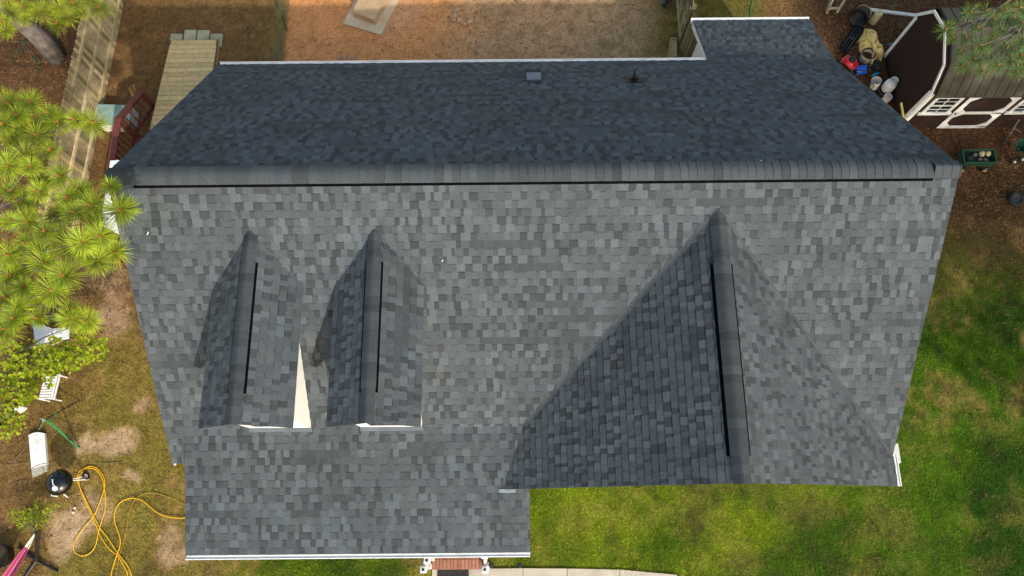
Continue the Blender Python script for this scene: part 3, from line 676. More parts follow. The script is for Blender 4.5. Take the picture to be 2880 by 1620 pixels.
for i, (x_, y_, w_) in enumerate(((1330,300,95),(1435,270,98),(1535,272,98),(1632,300,95))):
    p = c1(x_, y_, .06); m = MB(); m.box((p[0],p[1]-.02,.045), (.33,.40,.09), bev=.012)
    tag(m.build('concrete_paver', mat('grey_paver', (.33,.30,.19), .9, .2, 5, dirt=(.12,.12,.06))), ('square grey paver at the left corner of the ramp end', 'square grey paver left of centre at the ramp end', 'square grey paver right of centre at the ramp end', 'square grey paver at the right corner of the ramp end')[i], 'paver', 'pavers at the ramp end')
dk = thing('red_deck', (-8.2,2.2,0), 'red stained side deck with slatted railing by the gable wall', 'deck')
m = MB(); m.box((-8.05,2.2,.55), (3.1,3.4,.1)); 
for k in range(22): m.box((-8.05,.58+k*.152,.606), (3.1,.14,.03))
m.build('floor', M_red, dk)
m = MB()
for x_ in (-9.5,-8.,-6.6):
    for y_ in (.6,2.2,3.8): m = MB(); m.box((x_,y_,.25), (.12,.12,.5)); m.build('footing', M_red, dk)
m = MB(); m.box((-8.05,.515,.36), (3.1,.03,.42)); m.build('skirt', M_red, dk); m = MB(); m.box((-9.615,2.2,.36), (.03,3.4,.42)); m.build('skirt', M_red, dk)
RX, RY = -9.6, .56
m = MB(); m.beam((RX,RY-.05,1.55), (RX,3.85,1.55), .17, .04); m.beam((RX-.05,RY,1.553), (-6.6,RY,1.553), .15, .04); m.beam((RX,3.85,1.55), (RX+.12,4.95,.95), .15, .04); m.build('cap_rail', M_red, dk)
m = MB(); m.beam((RX,RY,.75), (RX,3.85,.75), .04, .09); m.beam((RX,RY,.75), (-6.6,RY,.75), .04, .09); m.beam((RX,3.85,.75), (RX+.12,4.95,.25), .04, .09)
m.beam((RX,RY,1.46), (RX,3.85,1.46), .04, .09); m.beam((RX,RY,1.46), (-6.6,RY,1.46), .04, .09); m.beam((RX,3.85,1.46), (RX+.12,4.95,.87), .04, .09); m.build('lower_rail', M_red, dk)
for k in range(19):
    y_ = .75+k*.165; m = MB(); m.box((RX+.035,y_,1.1), (.035,.035,.78)); m.build('baluster', M_red, dk)
for k in range(16):
    x_ = RX+.2+k*.17; m = MB(); m.box((x_,RY+.035,1.1), (.035,.035,.78)); m.build('baluster', M_red, dk)
for k in range(5):
    t = (k+.5)/5; m = MB(); m.box((RX+.03+.12*t,3.9+1.05*t,1.1-.58*t), (.035,.035,.7)); m.build('baluster', M_red, dk)
for x_, y_, z_ in ((RX,RY,1.5),(RX,2.2,1.5),(RX,3.85,1.5),(RX+.12,4.95,.95),(-8.1,RY,1.5)): m = MB(); m.box((x_+.02,y_+.02,z_/2), (.1,.1,z_)); m.build('post', M_red, dk)
m = MB()
for k in range(3): m.box((-8.85+.1,4.1+k*.27,.45-k*.16), (1.25,.28,.05))
m.build('stair_tread', M_red, dk)
# awning: white ribbed panels over the deck
aw = thing('awning', (-8.,1.4,0), 'white ribbed awning over the red deck against the gable wall', 'awning')
m = MB(); A_ = [np.array(q) for q in ((-9.11,.72,2.42),(-8.68,.51,2.47),(-6.5,.2,2.62),(-6.5,2.3,2.62),(-9.12,2.3,2.42))]
n_ = len(A_); m.add(A_+[q-(0,0,.03) for q in A_], [tuple(range(n_)), tuple(range(2*n_-1,n_-1,-1))]+[(n_+i, n_+(i+1) % n_, (i+1) % n_, i) for i in range(n_)])
for k in range(1, 17): x_ = -9.1+k*.15; z_ = 2.42+(x_+9.11)*.0766; m.beam((x_,.75 if x_ < -8.7 else .5,z_+.012), (x_,2.3,z_+.012), .02, .022)
m.build('roof_panel', mat('white_vinyl', (.74,.75,.74), .45, .04), aw)
for x_, y_ in ((-9.0,.8),(-9.0,2.2)): m = MB(); m.box((x_,y_,1.5), (.1,.1,1.8), col=(.16,.09,.05)); m.build('post', M_wood, aw)
m = MB(); m.beam((-9.05,.72,2.35), (-6.5,.3,2.5), .06, .1, (.13,.06,.04)); m.beam((-9.03,.72,2.35), (-9.03,2.3,2.35), .06, .1, (.13,.06,.04)); m.build('beam', M_wood, aw)
# chest
ch = thing('storage_chest', (-10.15,4.25,0), 'white chest with pale green lid beside the red stairs', 'chest')
A_ = [G(276,349,.42), G(362,349,.42), G(369,296,.42), G(274,294,.42)]
m = MB(); cx_ = sum(A_)/4; bs = [np.array([q[0],q[1],0]) for q in A_]; m.hexa(bs, [q-(0,0,.06) for q in A_]); m.build('body', mat('chest_white', (.62,.62,.52), .6, .08), ch)
m = MB(); ex = [cx_+(q-cx_)*1.03 for q in A_]; m.hexa([q-(0,0,.06) for q in ex], ex); m.build('lid', mat('pale_green_lid', (.22,.34,.29), .55, .3, 4, dirt=(.14,.19,.13)), ch)

# ------------------------------------------------------------------ shed
SX0, SX1, SF, SB = 10.27, 14.6, 4.24, 6.46
sh = thing('shed', ((SX0+SX1)/2,(SF+SB)/2,0), 'dark brown gambrel garden shed with white trim and ribbed roof', 'shed')
prof = [(SF,0),(SF,1.78),(4.60,2.44),(5.36,2.72),(6.06,2.46),(SB,1.78),(SB,0)]
m = MB(); prism_x(m, [(y, z-.03 if z > 0 else 0) for y, z in prof], SX0, SX1); m.build('wall', M_shedwall, sh)
m = MB(); rp = [(4.15,1.69),(4.575,2.485),(5.36,2.775),(6.10,2.50),(6.56,1.69)]; t_ = .035
for i in range(4):
    (ya,za),(yb,zb) = rp[i], rp[i+1]; x0_, x1_ = SX0+.09, SX1+.1
    m.hexa([(x0_,ya,za-t_),(x1_,ya,za-t_),(x1_,yb,zb-t_),(x0_,yb,zb-t_)], [(x0_,ya,za),(x1_,ya,za),(x1_,yb,zb),(x0_,yb,zb)])
    k = 0
    while x0_+.03+k*.235 < x1_: m.beam((x0_+.03+k*.235,ya,za+.004), (x0_+.03+k*.235,yb,zb+.004), .03, .026, up=(0,0,1)); k += 1
m.build('roof', M_shedroof, sh)
m = MB(); x_ = SX0-.012
for i in range(1, 5): (ya,za),(yb,zb) = prof[i], prof[i+1]; m.beam((x_,ya,za-.035), (x_,yb,zb-.035), .024, .075, up=(0,0,1) if abs(yb-ya) > abs(zb-za) else (0,1,0))
m.box((x_,SF+.045,.86), (.024,.10,1.72)); m.box((x_,SB-.05,.86), (.024,.09,1.72)); m.box((SX0+.05,SF-.012,.86), (.10,.024,1.68)); m.build('trim', M_white, sh)
def on_front(x, y):
    d = RM @ np.array([(2580+x/6.44-1440)/FPX, -(225+y/6.44-810)/FPX, -1.]); return CAM+d*((SF-.02-CAM[1])/d[1])
dl, dr_ = on_front(310,892)[0], on_front(1150,905)[0]; dtop = 1.66; dw = dr_-dl
dk_ = MB(); dk_.box(((dl+dr_)/2,SF-.008,dtop/2+.02), (dw-.02,.014,dtop-.04)); door = dk_.build('door', M_shedwall, sh)
m = MB(); yy = SF-.026; zc = .80
for x_ in (dl+.06, dr_-.06): m.box((x_,yy,dtop/2+.02), (.12,.02,dtop))
for z_ in (.07, zc, dtop-.04): m.box(((dl+dr_)/2,yy,z_), (dw-.245,.02,.12 if z_ != zc else .10))
def gus(x, z, sx, sz): m.add([(x,yy-.011,z),(x+sx*.17,yy-.011,z),(x,yy-.011,z+sz*.17),(x,yy+.009,z),(x+sx*.17,yy+.009,z),(x,yy+.009,z+sz*.17)], [(0,1,2),(5,4,3),(0,3,4,1),(1,4,5,2),(2,5,3,0)])
for x, sx in ((dl+.121,1),(dr_-.121,-1)):
    for z, sz in ((.131,1),(zc-.051,-1),(zc+.051,1),(dtop-.101,-1)): gus(x, z, sx, sz)
m.build('door_frame', M_white, door)
m = MB()
for z_ in (.09, zc): m.add([(dr_-.02,yy-.014,z_-.03),(dr_-.02,yy-.014,z_+.03),(dr_-.27,yy-.014,z_),(dr_-.02,yy-.02,z_-.03),(dr_-.02,yy-.02,z_+.03),(dr_-.27,yy-.02,z_)], [(0,1,2),(5,4,3),(0,3,4,1),(1,4,5,2),(2,5,3,0)])
m.build('hinge', M_black, door)
m = MB(); m.box((dl+.06,yy-.02,zc+.02), (.03,.03,.08)); m.tube([(dl+.06,yy-.03,zc+.06),(dl+.09,yy-.05,zc+.03),(dl+.06,yy-.03,zc-.03)], .006, 6); m.build('handle', M_metal, door)
wl_ = on_front(60,600)[0]; ww = on_front(565,600)[0]-wl_
for x0_, lab in ((wl_, 'a'), (dr_+.13, 'b')):
    x1_ = x0_+ww; z0, z1 = .78, 1.55; m = MB()
    m.box(((x0_+x1_)/2,SF-.02,z0-.0), (ww+.12,.05,.09)); m.box(((x0_+x1_)/2,SF-.014,z1), (ww,.026,.08))
    for x_ in (x0_+.045, x1_-.045): m.box((x_,SF-.014,(z0+z1)/2), (.09,.026,z1-z0-.085))
    o = m.build('window', M_white, sh); m = MB(); m.box(((x0_+x1_)/2,SF-.004,(z0+z1)/2), (ww-.2,.01,z1-z0-.1)); m.build('pane', M_glass, o)
    m = MB(); m.box(((x0_+x1_)/2,SF-.016,(z0+z1)/2), (.018,.012,z1-z0-.09)); m.box(((x0_+x1_)/2,SF-.022,(z0+z1)/2+.0), (ww-.19,.012,.035))
    for z_ in (z0+.2, z1-.2): m.box(((x0_+x1_)/2,SF-.018,z_), (ww-.19,.01,.014))
    m.build('muntin', M_white, o)
# wooden bar leaning on the shed, branch
m = MB(); a, b_ = c6(1022,880,.3), c6(1004,775,.9); a = np.array([9.95,a[1],.0])*0+c6(1022,880,.5); m.beam(a, c6(1005,775,.75), .05, .03, (.5,.45,.14)); m.beam(a, a+(a-c6(1005,775,.75))*1.6, .05, .03, (.5,.45,.14))
tag(m.build('wood_strip', M_attr), 'yellow wooden strip leaning by the corner of the shed', 'wood strip')
m = MB(); m.tube(catmull([c6(1895,905,.7), c6(1870,940,.5), c6(1840,990,.3), c6(1800,1050,.06), c6(1785,1085,.02)]), [.022-.0004*k for k in range(33)], 7); m.tube([c6(1850,965,.42), c6(1885,985,.35), c6(1910,1000,.2)], .009, 6)
tag(m.build('dead_branch', M_bark), 'bare dead branch leaning near the shed front', 'branch')

# ------------------------------------------------------------------ things by the shed
def col_thing(name, mb, m, label, cat, group=None, smooth=False): return tag(mb.build(name, m, None, smooth), label, cat, group)
# ladder
lp = [c6(437,95), c6(480,0), c6(525,90), c6(578,0)]; p0_, p1_ = c6(440,95,.03), c6(522,88,.03)
t_ = thing('wooden_ladder', p0_, 'pale wooden ladder frame standing on the grass behind the extension', 'ladder')
u1, u2 = c6(490,-20,.55), c6(585,-15,.55); e1, e2 = u1+(u1-p0_)*1.3, u2+(u2-p1_)*1.3; WC = (.36,.32,.20)
for a, b_ in ((p0_,e1),(p1_,e2)): m = MB(); m.beam(a, b_, .05, .1, WC); m.build('side_rail', M_wood, t_)
for k in (.12,.42,.72): m = MB(); a, b_ = p0_+(e1-p0_)*k, p1_+(e2-p1_)*k; m.beam(a, b_, .05, .04, WC); m.build('rung', M_wood, t_)
# half barrel on its side
ax = ct(640,400)-ct(800,200); ax[2] = 0; ax /= np.linalg.norm(ax); c_ = ct(770,290,.26)
t_ = thing('plastic_tub', (c_[0],c_[1],0), 'black tub with tan rim tipped on its side in the pine straw', 'tub')
m = MB(); m.lathe([(.001,-.2),(.2,-.2),(.25,.1),(.262,.12),(.262,.135),(.24,.13),(.19,-.17),(.001,-.17)], c_, (ax[0],ax[1],.25), 26); m.build('shell', M_black, t_, True)
m = MB(); m.torus(c_-np.array([ax[0],ax[1],.25])*.2, .2, .022, (ax[0],ax[1],.25), 26); m.build('rim', mat('tan_rubber', (.33,.22,.11), .8), t_)
# cream drum
p = ct(985,405); t_ = thing('plastic_drum', p, 'cream plastic drum standing beside the black tub', 'drum')
m = MB(); R_ = .105; H_ = .46; m.lathe([(.001,0),(R_*.95,0),(R_,.03),(R_,.1),(R_*.96,.12),(R_,.14),(R_,H_-.12),(R_*.96,H_-.1),(R_,H_-.08),(R_,H_-.03),(R_*.9,H_),(R_*.85,H_-.012),(.001,H_-.012)], p, n=24); m.build('body', mat('cream_plastic', (.52,.44,.24), .5, .1), t_, True)
m = MB(); m.lathe([(.03,H_-.012),(.03,H_+.012),(.001,H_+.012)], p, n=14); m.build('cap', mat('grey_cap', (.3,.3,.28), .5), t_)
# slotted pallet lid
A_ = [ct(395,860,.1), ct(540,960,.1), ct(835,520,.1), ct(690,445,.1)]; m = MB(); cen = sum(A_)/4
m.hexa([q*np.array([1,1,0]) for q in A_], A_)
o = col_thing('plastic_crate_lid', m, mat('charcoal_plastic', (.016,.018,.02), .6, .2, 12), 'long black slotted plastic lid lying on the grass edge', 'plastic lid')
m = MB(); U_, V_ = (A_[3]-A_[0]), (A_[1]-A_[0])
for u0, u1_, v in ((.08,.46,.35),(.08,.46,.62),(.58,.92,.35),(.58,.92,.62)): a, b_ = A_[0]+U_*u0+V_*v, A_[0]+U_*u1_+V_*v; m.beam(a+(0,0,.004), b_+(0,0,.004), .035, .006)
for e in ((0,1),(1,2),(2,3),(3,0)): m.beam(A_[e[0]]+(cen-A_[e[0]])*.06+(0,0,.008), A_[e[1]]+(cen-A_[e[1]])*.06+(0,0,.008), .02, .016, (1.,1.,1.))
m.build('slots', M_vent, o)
# tarp: crumpled sheet
out = [(870,490),(1020,505),(1090,590),(1110,700),(1150,790),(1215,900),(1195,1010),(1140,1110),(1105,1040),(1070,1110),(980,1170),(975,1000),(900,960),(800,915),(770,800),(780,710),(735,730),(820,600)]
poly = [ct(x, y, .12) for x, y in out]; cen = ct(985,810,.2); m = MB(); rings = 9; nn_ = len(poly)*4; dense = catmull(poly+[poly[0]], 4)[:nn_]
vs = []
for r in range(rings+1):
    t = r/rings
    for j, q in enumerate(dense):
        b_ = cen+(q-cen)*t; f = fbm(np.array([b_[0]*5]), np.array([b_[1]*5]), 1., 131)[0]; f2 = abs(fbm(np.array([b_[0]*9.]), np.array([b_[1]*3.5]), 1.2, 140)[0]-.5)*2
        z = .05+.27*(1-t**3)*(.45+.9*f)-.16*math.exp(-(f2/.09)**2)*(1-t**6); vs.append((b_[0], b_[1], max(z, .02)))
fs = [(r*nn_+j, (r+1)*nn_+j, (r+1)*nn_+(j+1) % nn_, r*nn_+(j+1) % nn_) for r in range(rings) for j in range(nn_)]
vs += [(q[0],q[1],0) for q in dense]; fs += [(rings*nn_+j, (rings+1)*nn_+j, (rings+1)*nn_+(j+1) % nn_, rings*nn_+(j+1) % nn_) for j in range(nn_)]
m.add(vs, fs); col_thing('tarp', m, mat('tan_tarp', (.78,.57,.21), .7, .1, 6, bump=.5, bscale=9), 'crumpled tan tarp heaped on the straw beside the shed', 'tarp')
# open pot with cracked front
p = ct(850,1080); t_ = thing('clay_planter', p, 'pale open planter with brown rim tucked under the tarp', 'planter')
m = MB(); m.lathe([(.15,0),(.17,.12),(.185,.24),(.165,.24),(.15,.08),(.001,.08)], p, (.05,.1,1), 20); m.build('bowl', mat('pale_planter', (.40,.35,.27), .7, .3, 6, dirt=(.13,.06,.04)), t_, True)
m = MB(); m.lathe([(.188,.235),(.192,.255),(.16,.255),(.16,.235)], p, (.05,.1,1), 20); m.lathe([(.15,.14),(.001,.15)], p, (.05,.1,1), 20); m.build('soil', mat('red_brown_soil', (.055,.02,.015), .9, .3), t_)
# black bag
m = MB(); m.blob(ct(1070,1190,.1), .13, .15, .16, 12, 8, .22); col_thing('rubbish_bag', m, M_black, 'small black bag in the shade of the shed wall', 'bag')
# red mower
p = ct(540,1190); t_ = thing('lawn_mower', p, 'red lawn mower half hidden by the roof edge', 'lawn mower')
ang = math.atan2(*(ct(620,1290)-ct(430,1110))[[1,0]])
m = MB(); m.box(p+(0,0,.16), (.46,.30,.09), ang, bev=.035); m.lathe([(.17,.19),(.15,.24),(.11,.28),(.001,.28)], p, n=20); m.build('deck', mat('red_enamel', (.42,.012,.02), .3, .1, 8, coat=.4), t_, True)
m = MB(); m.lathe([(.085,.27),(.085,.34),(.07,.36),(.001,.35)], p, n=20); m.build('engine_cover', M_black, t_, True)
dv = np.array([math.cos(ang),math.sin(ang),0]); nv = np.array([-dv[1],dv[0],0])
for s in (-1, 1):
    for q in (-1, 1): m = MB(); c_ = p+dv*s*.2+nv*q*.18+(0,0,.1); m.lathe([(.001,-.025),(.09,-.025),(.1,0),(.09,.025),(.001,.025)], c_, nv, 18); m.build('wheel', M_black, t_)
m = MB(); a = p+dv*.22+(0,0,.2); m.tube([a+nv*.14, a+nv*.15+dv*.5+(0,0,.55)], .012, 6); m.tube([a-nv*.14, a-nv*.15+dv*.5+(0,0,.55)], .012, 6); m.tube([a+nv*.15+dv*.5+(0,0,.55), a-nv*.15+dv*.5+(0,0,.55)], .014, 6); m.build('handle', M_black, t_)
# blue bucket on its side
c_ = ct(800,1265,.11); axb = (ct(880,1265)-ct(720,1250)); axb[2] = .12; axb /= np.linalg.norm(axb)
m = MB(); m.lathe([(.135,-.13),(.14,-.125),(.135,-.115),(.115,.12),(.105,.13),(.001,.13),(.001,.12),(.1,.115),(.127,-.125),(.135,-.13)], c_, axb, 24); o = col_thing('bucket', m, mat('blue_plastic', (.004,.09,.52), .35, .05), 'bright blue bucket tipped over beside the red mower', 'bucket', None, True)
m = MB(); v_ = np.cross(axb, (0,0,1.)); v_ /= np.linalg.norm(v_); m.tube(catmull([c_-axb*.12+v_*.13, c_-axb*.16+v_*.1-(0,0,.06), c_-axb*.17-(0,0,.09), c_-axb*.16-v_*.1-(0,0,.06), c_-axb*.12-v_*.13]), .004, 6); m.build('handle', M_metal, o)
# teal scoop
a, b_ = ct(975,1380,.05), ct(1125,1310,.05); m = MB(); m.tube([a, a*.8+b_*.2, a*.45+b_*.55, b_], [.022,.034,.045,.03], 12); col_thing('squeeze_bottle', m, mat('teal_plastic', (.03,.26,.36), .4, .1), 'teal plastic bottle lying near the blue bucket', 'bottle', None, True)
a, b_ = ct(1255,825,.04), ct(1350,795,.04); m = MB(); m.tube([a, (a+b_)/2+(0,0,.02), b_], [.012,.02,.014], 8); col_thing('hand_tool', m, mat('teal_plastic'), 'thin teal hand tool at the foot of the shed wall', 'tool')
# gutter lengths
m = MB(); a, b_ = ct(930,185,.05), ct(1790,295,.05); gutter(m, a, b_, (.1,1,0), .085, .08); col_thing('gutter_length', m, M_white, 'spare white gutter length lying behind the shed end', 'gutter')
# propane tank
p = c6(878,690); t_ = thing('propane_tank', p, 'white propane tank on a black stand beside the dark shed wall', 'gas tank')
m = MB(); m.lathe([(.13,.1),(.155,.16),(.155,.34),(.14,.42),(.09,.475),(.001,.49)], p, n=24); m.build('cylinder', mat('tank_white', (.62,.64,.64), .35, .06), t_, True)
m = MB(); m.lathe([(.095,.45),(.10,.58),(.09,.58),(.085,.46)], p, n=20); m.lathe([(.03,.48),(.03,.54),(.001,.545)], p, n=10); m.build('collar', mat('tank_white'), t_)
m = MB(); m.lathe([(.001,0),(.2,0),(.2,.13),(.17,.15),(.15,.12)], p+(-.03,-.05,0), n=20); m.build('stand', M_black, t_)
p = c6(800,655); m = MB(); m.lathe([(.001,0),(.11,0),(.13,.28),(.12,.28),(.1,.05),(.001,.05)], p, (-.2,.1,1), 20); o = col_thing('paint_bucket', m, mat('bucket_white', (.6,.58,.55), .5, .1, dirt=(.35,.06,.05)), 'white bucket with red smears at the roof edge', 'bucket')
p = c6(880,760); m = MB(); m.lathe([(.001,0),(.1,0),(.11,.2),(.11,.22),(.001,.22)], p, n=20); col_thing('storage_tin', m, mat('bucket_white'), 'closed white tub at the foot of the propane tank', 'tub')
m = MB(); a = c6(690,560,.3); m.tube(catmull([c6(640,520,.2), a, c6(760,620,.3), c6(800,640,.35), c6(770,690,.3)]), .012, 6); col_thing('rubber_hose', m, M_black, 'black rubber hose between blue bucket and white bucket', 'hose')
# garden carts
def cart(x0, y0, x1, y1, lab):
    pc_ = G((x0+x1)/2, (y0+y1)/2, .35); a, b_ = G(x0, (y0+y1)/2, .42), G(x1, (y0+y1)/2, .42); L = b_[0]-a[0]; wd = .36
    t_ = thing('garden_cart', (pc_[0],pc_[1],0), lab, 'cart'); mg = mat('green_steel', (.012,.08,.038), .5, .2, 10)
    m = MB(); c_ = np.array([(a[0]+b_[0])/2, pc_[1], 0]); m.box(c_+(0,0,.22), (L,wd,.03)); m.build('bed', mat('dark_green_steel', (.012,.04,.022), .6), t_)
    m = MB()
    for s in (-1, 1):
        m.box(c_+(0,s*wd/2,.33), (L,.016,.2)); m.box(c_+(s*L/2,0,.33), (.016,wd,.2))
    m.build('side_panel', mat('dark_green_steel'), t_)
    m = MB()
    for s in (-1, 1): m.beam(c_+(-L/2,s*wd/2,.44), c_+(L/2,s*wd/2,.44), .025, .02); m.beam(c_+(s*L/2,-wd/2,.44), c_+(s*L/2,wd/2,.44), .025, .02)
    m.build('top_rail', mg, t_)
    for s in (-1, 1):
        for q in (-1, 1):
            m = MB(); w_ = c_+(s*L*.36,q*(wd/2+.05),.1); m.torus(w_, .075, .03, (0,1,0), 20); o = m.build('wheel', M_black, t_, True); m = MB(); m.lathe([(.001,-.03),(.05,-.03),(.05,.03),(.001,.03)], w_, (0,1,0), 14); m.build('hub', mat('tan_hub', (.34,.2,.08), .5), o)
    h = c_+(L/2,0,.15); m = MB(); m.tube([h, h+(.14,0,.05), h+(.2,0,.09)], .012, 6); m.tube([h+(.2,-.05,.09), h+(.24,-.05,.1), h+(.24,.05,.1), h+(.2,.05,.09), h+(.2,-.05,.09)], .01, 6); m.build('handle', M_black, t_)
    return c_
cc = cart(2160+1475/2.683, 1130/2.683, 2160+1715/2.683, 1250/2.683, 'green steel garden cart holding stones beside the house corner')
for x_, y_, r, co, lb in ((1562,1168,.055,(.17,.175,.15),'round grey stone in the middle of the green cart'),(1612,1160,.085,(.55,.46,.27),'large cream stone in the green cart, left of the other cream one'),(1662,1158,.08,(.56,.45,.23),'large cream stone at the far right of the green cart'),
                          (1640,1208,.06,(.12,.12,.11),'dark grey stone below the cream stones in the cart'),(1598,1205,.05,(.19,.15,.12),'thin brown stone below the cream stones in the cart'),(1520,1195,.09,(.035,.03,.027),'blackish stone at the left end of the green cart')):
    p = c6(x_, y_, .31); m = MB(); m.blob(p, r*1.15, r*.95, r*.8, 12, 8, .05, co, random.random()*3); col_thing('stone', m, M_stone, lb, 'stone', 'stones in the green cart', True)
p = G(2864,418,.25); t_ = thing('seed_spreader', (p[0],p[1],0), 'dark green spreader with pale hubs at the right edge', 'spreader')
m = MB(); m.lathe([(.06,.14),(.2,.36),(.21,.38),(.19,.38),(.05,.17)], (p[0]+.06,p[1]+.02,0), n=18); m.build('hopper', mat('spreader_green', (.006,.06,.03), .45, .2), t_)
for x_, y_ in ((1858,1218),(1920,1200)):
    q = c6(x_, y_, .09); m = MB(); m.torus(q, .07, .026, (.3,-1,.55), 20); o = m.build('wheel', M_black, t_, True); m = MB(); m.lathe([(.001,-.02),(.032,-.02),(.032,.035),(.001,.04)], q, (.3,-1,.55), 14); m.build('hub', mat('pale_hub', (.6,.52,.4), .5), o)
m = MB(); m.tube([p+(0,.1,.05), p+(-.02,.45,.6)], .012, 6); m.tube([p+(.12,.1,.05), p+(.1,.45,.6)], .012, 6); m.build('handle', M_black, t_)
p = G(2858,560,.09); t_ = thing('old_tyre', (p[0],p[1],0), 'black wheel lying on the grass at the right edge', 'tyre')
m = MB(); m.torus(p, .145, .065, (.1,-.1,1), 30, 12, sq=.9); m.build('tread', mat('tyre_rubber', (.012,.012,.012), .7, .3, 12), t_, True); m = MB(); m.lathe([(.1,.0),(.09,.03),(.03,.02),(.02,.05),(.001,.05)], p, (.1,-.1,1), 20); m.build('rim', mat('dark_rim', (.03,.03,.03), .4), t_)

# ------------------------------------------------------------------ left yard
p = c3(445,745,.0); hC = c3(445,742,.62); t_ = thing('kettle_grill', (hC[0],hC[1],0), 'black kettle grill with white vent standing on the dirt', 'grill')
b0 = np.array([hC[0],hC[1],0]); R_ = .285
m = MB(); m.lathe([(.001,.36),(.1,.37),(.2,.43),(.26,.51),(R_,.6)], b0, n=32); m.build('bowl', M_gloss, t_, True)
m = MB(); m.lathe([(R_+.006,.595),(R_+.008,.61),(R_-.005,.66),(.25,.72),(.19,.775),(.1,.81),(.001,.82)], b0, n=40); lid = m.build('lid', M_gloss, t_, True)
vp_ = c3(416,787,.80); n_ = vp_-(b0+(0,0,.55)); n_ /= np.linalg.norm(n_)
m = MB(); m.lathe([(.058,0),(.058,.012),(.001,.014)], vp_, n_, 20); vt = m.build('vent', mat('alu', (.75,.75,.74), .4, .05), lid)
m = MB()
for k in range(4):
    a_ = k*math.pi/2+.5; e_ = np.cross(n_, (0,1.,0)); e_ /= np.linalg.norm(e_); f_ = np.cross(n_, e_); c_ = vp_+(e_*math.cos(a_)+f_*math.sin(a_))*.032+n_*.012; m.lathe([(.010,0),(.010,.004),(.001,.004)], c_, n_, 10)
m.build('vent_hole', M_vent, vt)
m = MB(); a, b_ = c3(402,722,.80), c3(408,762,.82); m.tube([a+(0,0,-.03), a+(0,0,.035), b_+(0,0,.035), b_+(0,0,-.03)], .013, 8); m.build('handle', mat('alu'), lid)
for a_ in (.25, 2.4, 4.4):
    m = MB(); q = b0+(math.cos(a_)*.33,math.sin(a_)*.33,.02); m.tube([b0+(math.cos(a_)*.2,math.sin(a_)*.2,.42), q], .013, 8); lg = m.build('leg', mat('alu'), t_)
q = c3(648,695,.09); m = MB(); m.torus(q, .075, .02, (.8,.5,.35), 20); wq = m.build('wheel', M_black, t_, True); m = MB(); m.torus(q+(.0,0,.01), .042, .008, (.8,.5,.35), 20); m.build('rim', mat('alu'), wq); m = MB(); m.tube([q, c3(545,718,.12)], .008, 6); m.build('axle', mat('alu'), t_)
m = MB(); q = c3(412,838,.1); m.box(q, (.16,.07,.02), -.1); m.build('ash_tray', mat('alu'), t_)
# headstone
A_ = [c3(236,640,.09), c3(353,605,.09), c3(334,372,.09), c3(215,385,.09)]; U_ = A_[1]-A_[0]; V_ = A_[3]-A_[0]
t_ = thing('headstone', sum(A_)/4*(1,1,0), 'white marble headstone lying flat on the red brown straw', 'headstone')
pl_ = [A_[0], A_[1], A_[2]]+[A_[2]+(A_[3]-A_[2])*k/8+V_*.055*math.sin(math.pi*k/8) for k in range(1, 8)]+[A_[3]]
m = MB(); n_ = len(pl_); m.add(pl_+[q-(0,0,.09) for q in pl_], [tuple(range(n_)), tuple(range(2*n_-1,n_-1,-1))]+[(n_+i, n_+(i+1) % n_, (i+1) % n_, i) for i in range(n_)])
m.build('slab', mat('white_marble', (.70,.70,.68), .55, .08, 9, dirt=(.50,.50,.48), dscale=9), t_)
m = MB(); B_ = [c3(245,702,.07), c3(355,655,.07), c3(356,606,.07), c3(237,645,.07)]; m.hexa([q*(1,1,0) for q in B_], B_); m.build('rough_base', mat('rough_stone', (.36,.34,.28), .95, .25, 22, bump=.8), t_)
m = MB(); sp = lambda u, v: A_[0]+U_*u+V_*v+(0,0,.001)
cen = sp(.45,.93)
for k in range(16): a0, a1 = k*math.pi/8, (k+1)*math.pi/8; m.beam(cen+U_*.13*math.cos(a0)+V_*.045*math.sin(a0), cen+U_*.13*math.cos(a1)+V_*.045*math.sin(a1), .005, .003)
for k in range(4): a0, a1 = k*math.pi/2, (k+1)*math.pi/2; m.beam(cen+U_*.10*math.cos(a0)+V_*.035*math.sin(a0), cen+U_*.10*math.cos(a1)+V_*.035*math.sin(a1), .006, .003)
for v, u0, u1_ in ((.80,.30,.66),(.755,.2,.82),(.715,.2,.8),(.68,.36,.62),(.51,.2,.6),(.46,.25,.5)):
    u = u0
    while u < u1_:
        for s in range(2): m.beam(sp(u,v+random.uniform(-.012,0)), sp(u+random.uniform(-.008,.024),v+random.uniform(.006,.02)), .004, .003)
        u += .042+(.03 if random.random() < .15 else 0)
m.build('engraving', mat('worn_engraving', (.42,.42,.42), .7, .1), t_)
m = MB(); m.tube(catmull([sp(.03,.0), sp(.2,.03), sp(.45,.045), sp(.75,.045), sp(.98,.02)]), .006, 5); m.build('crack', mat('crack_dark', (.12,.11,.1), .9), t_)
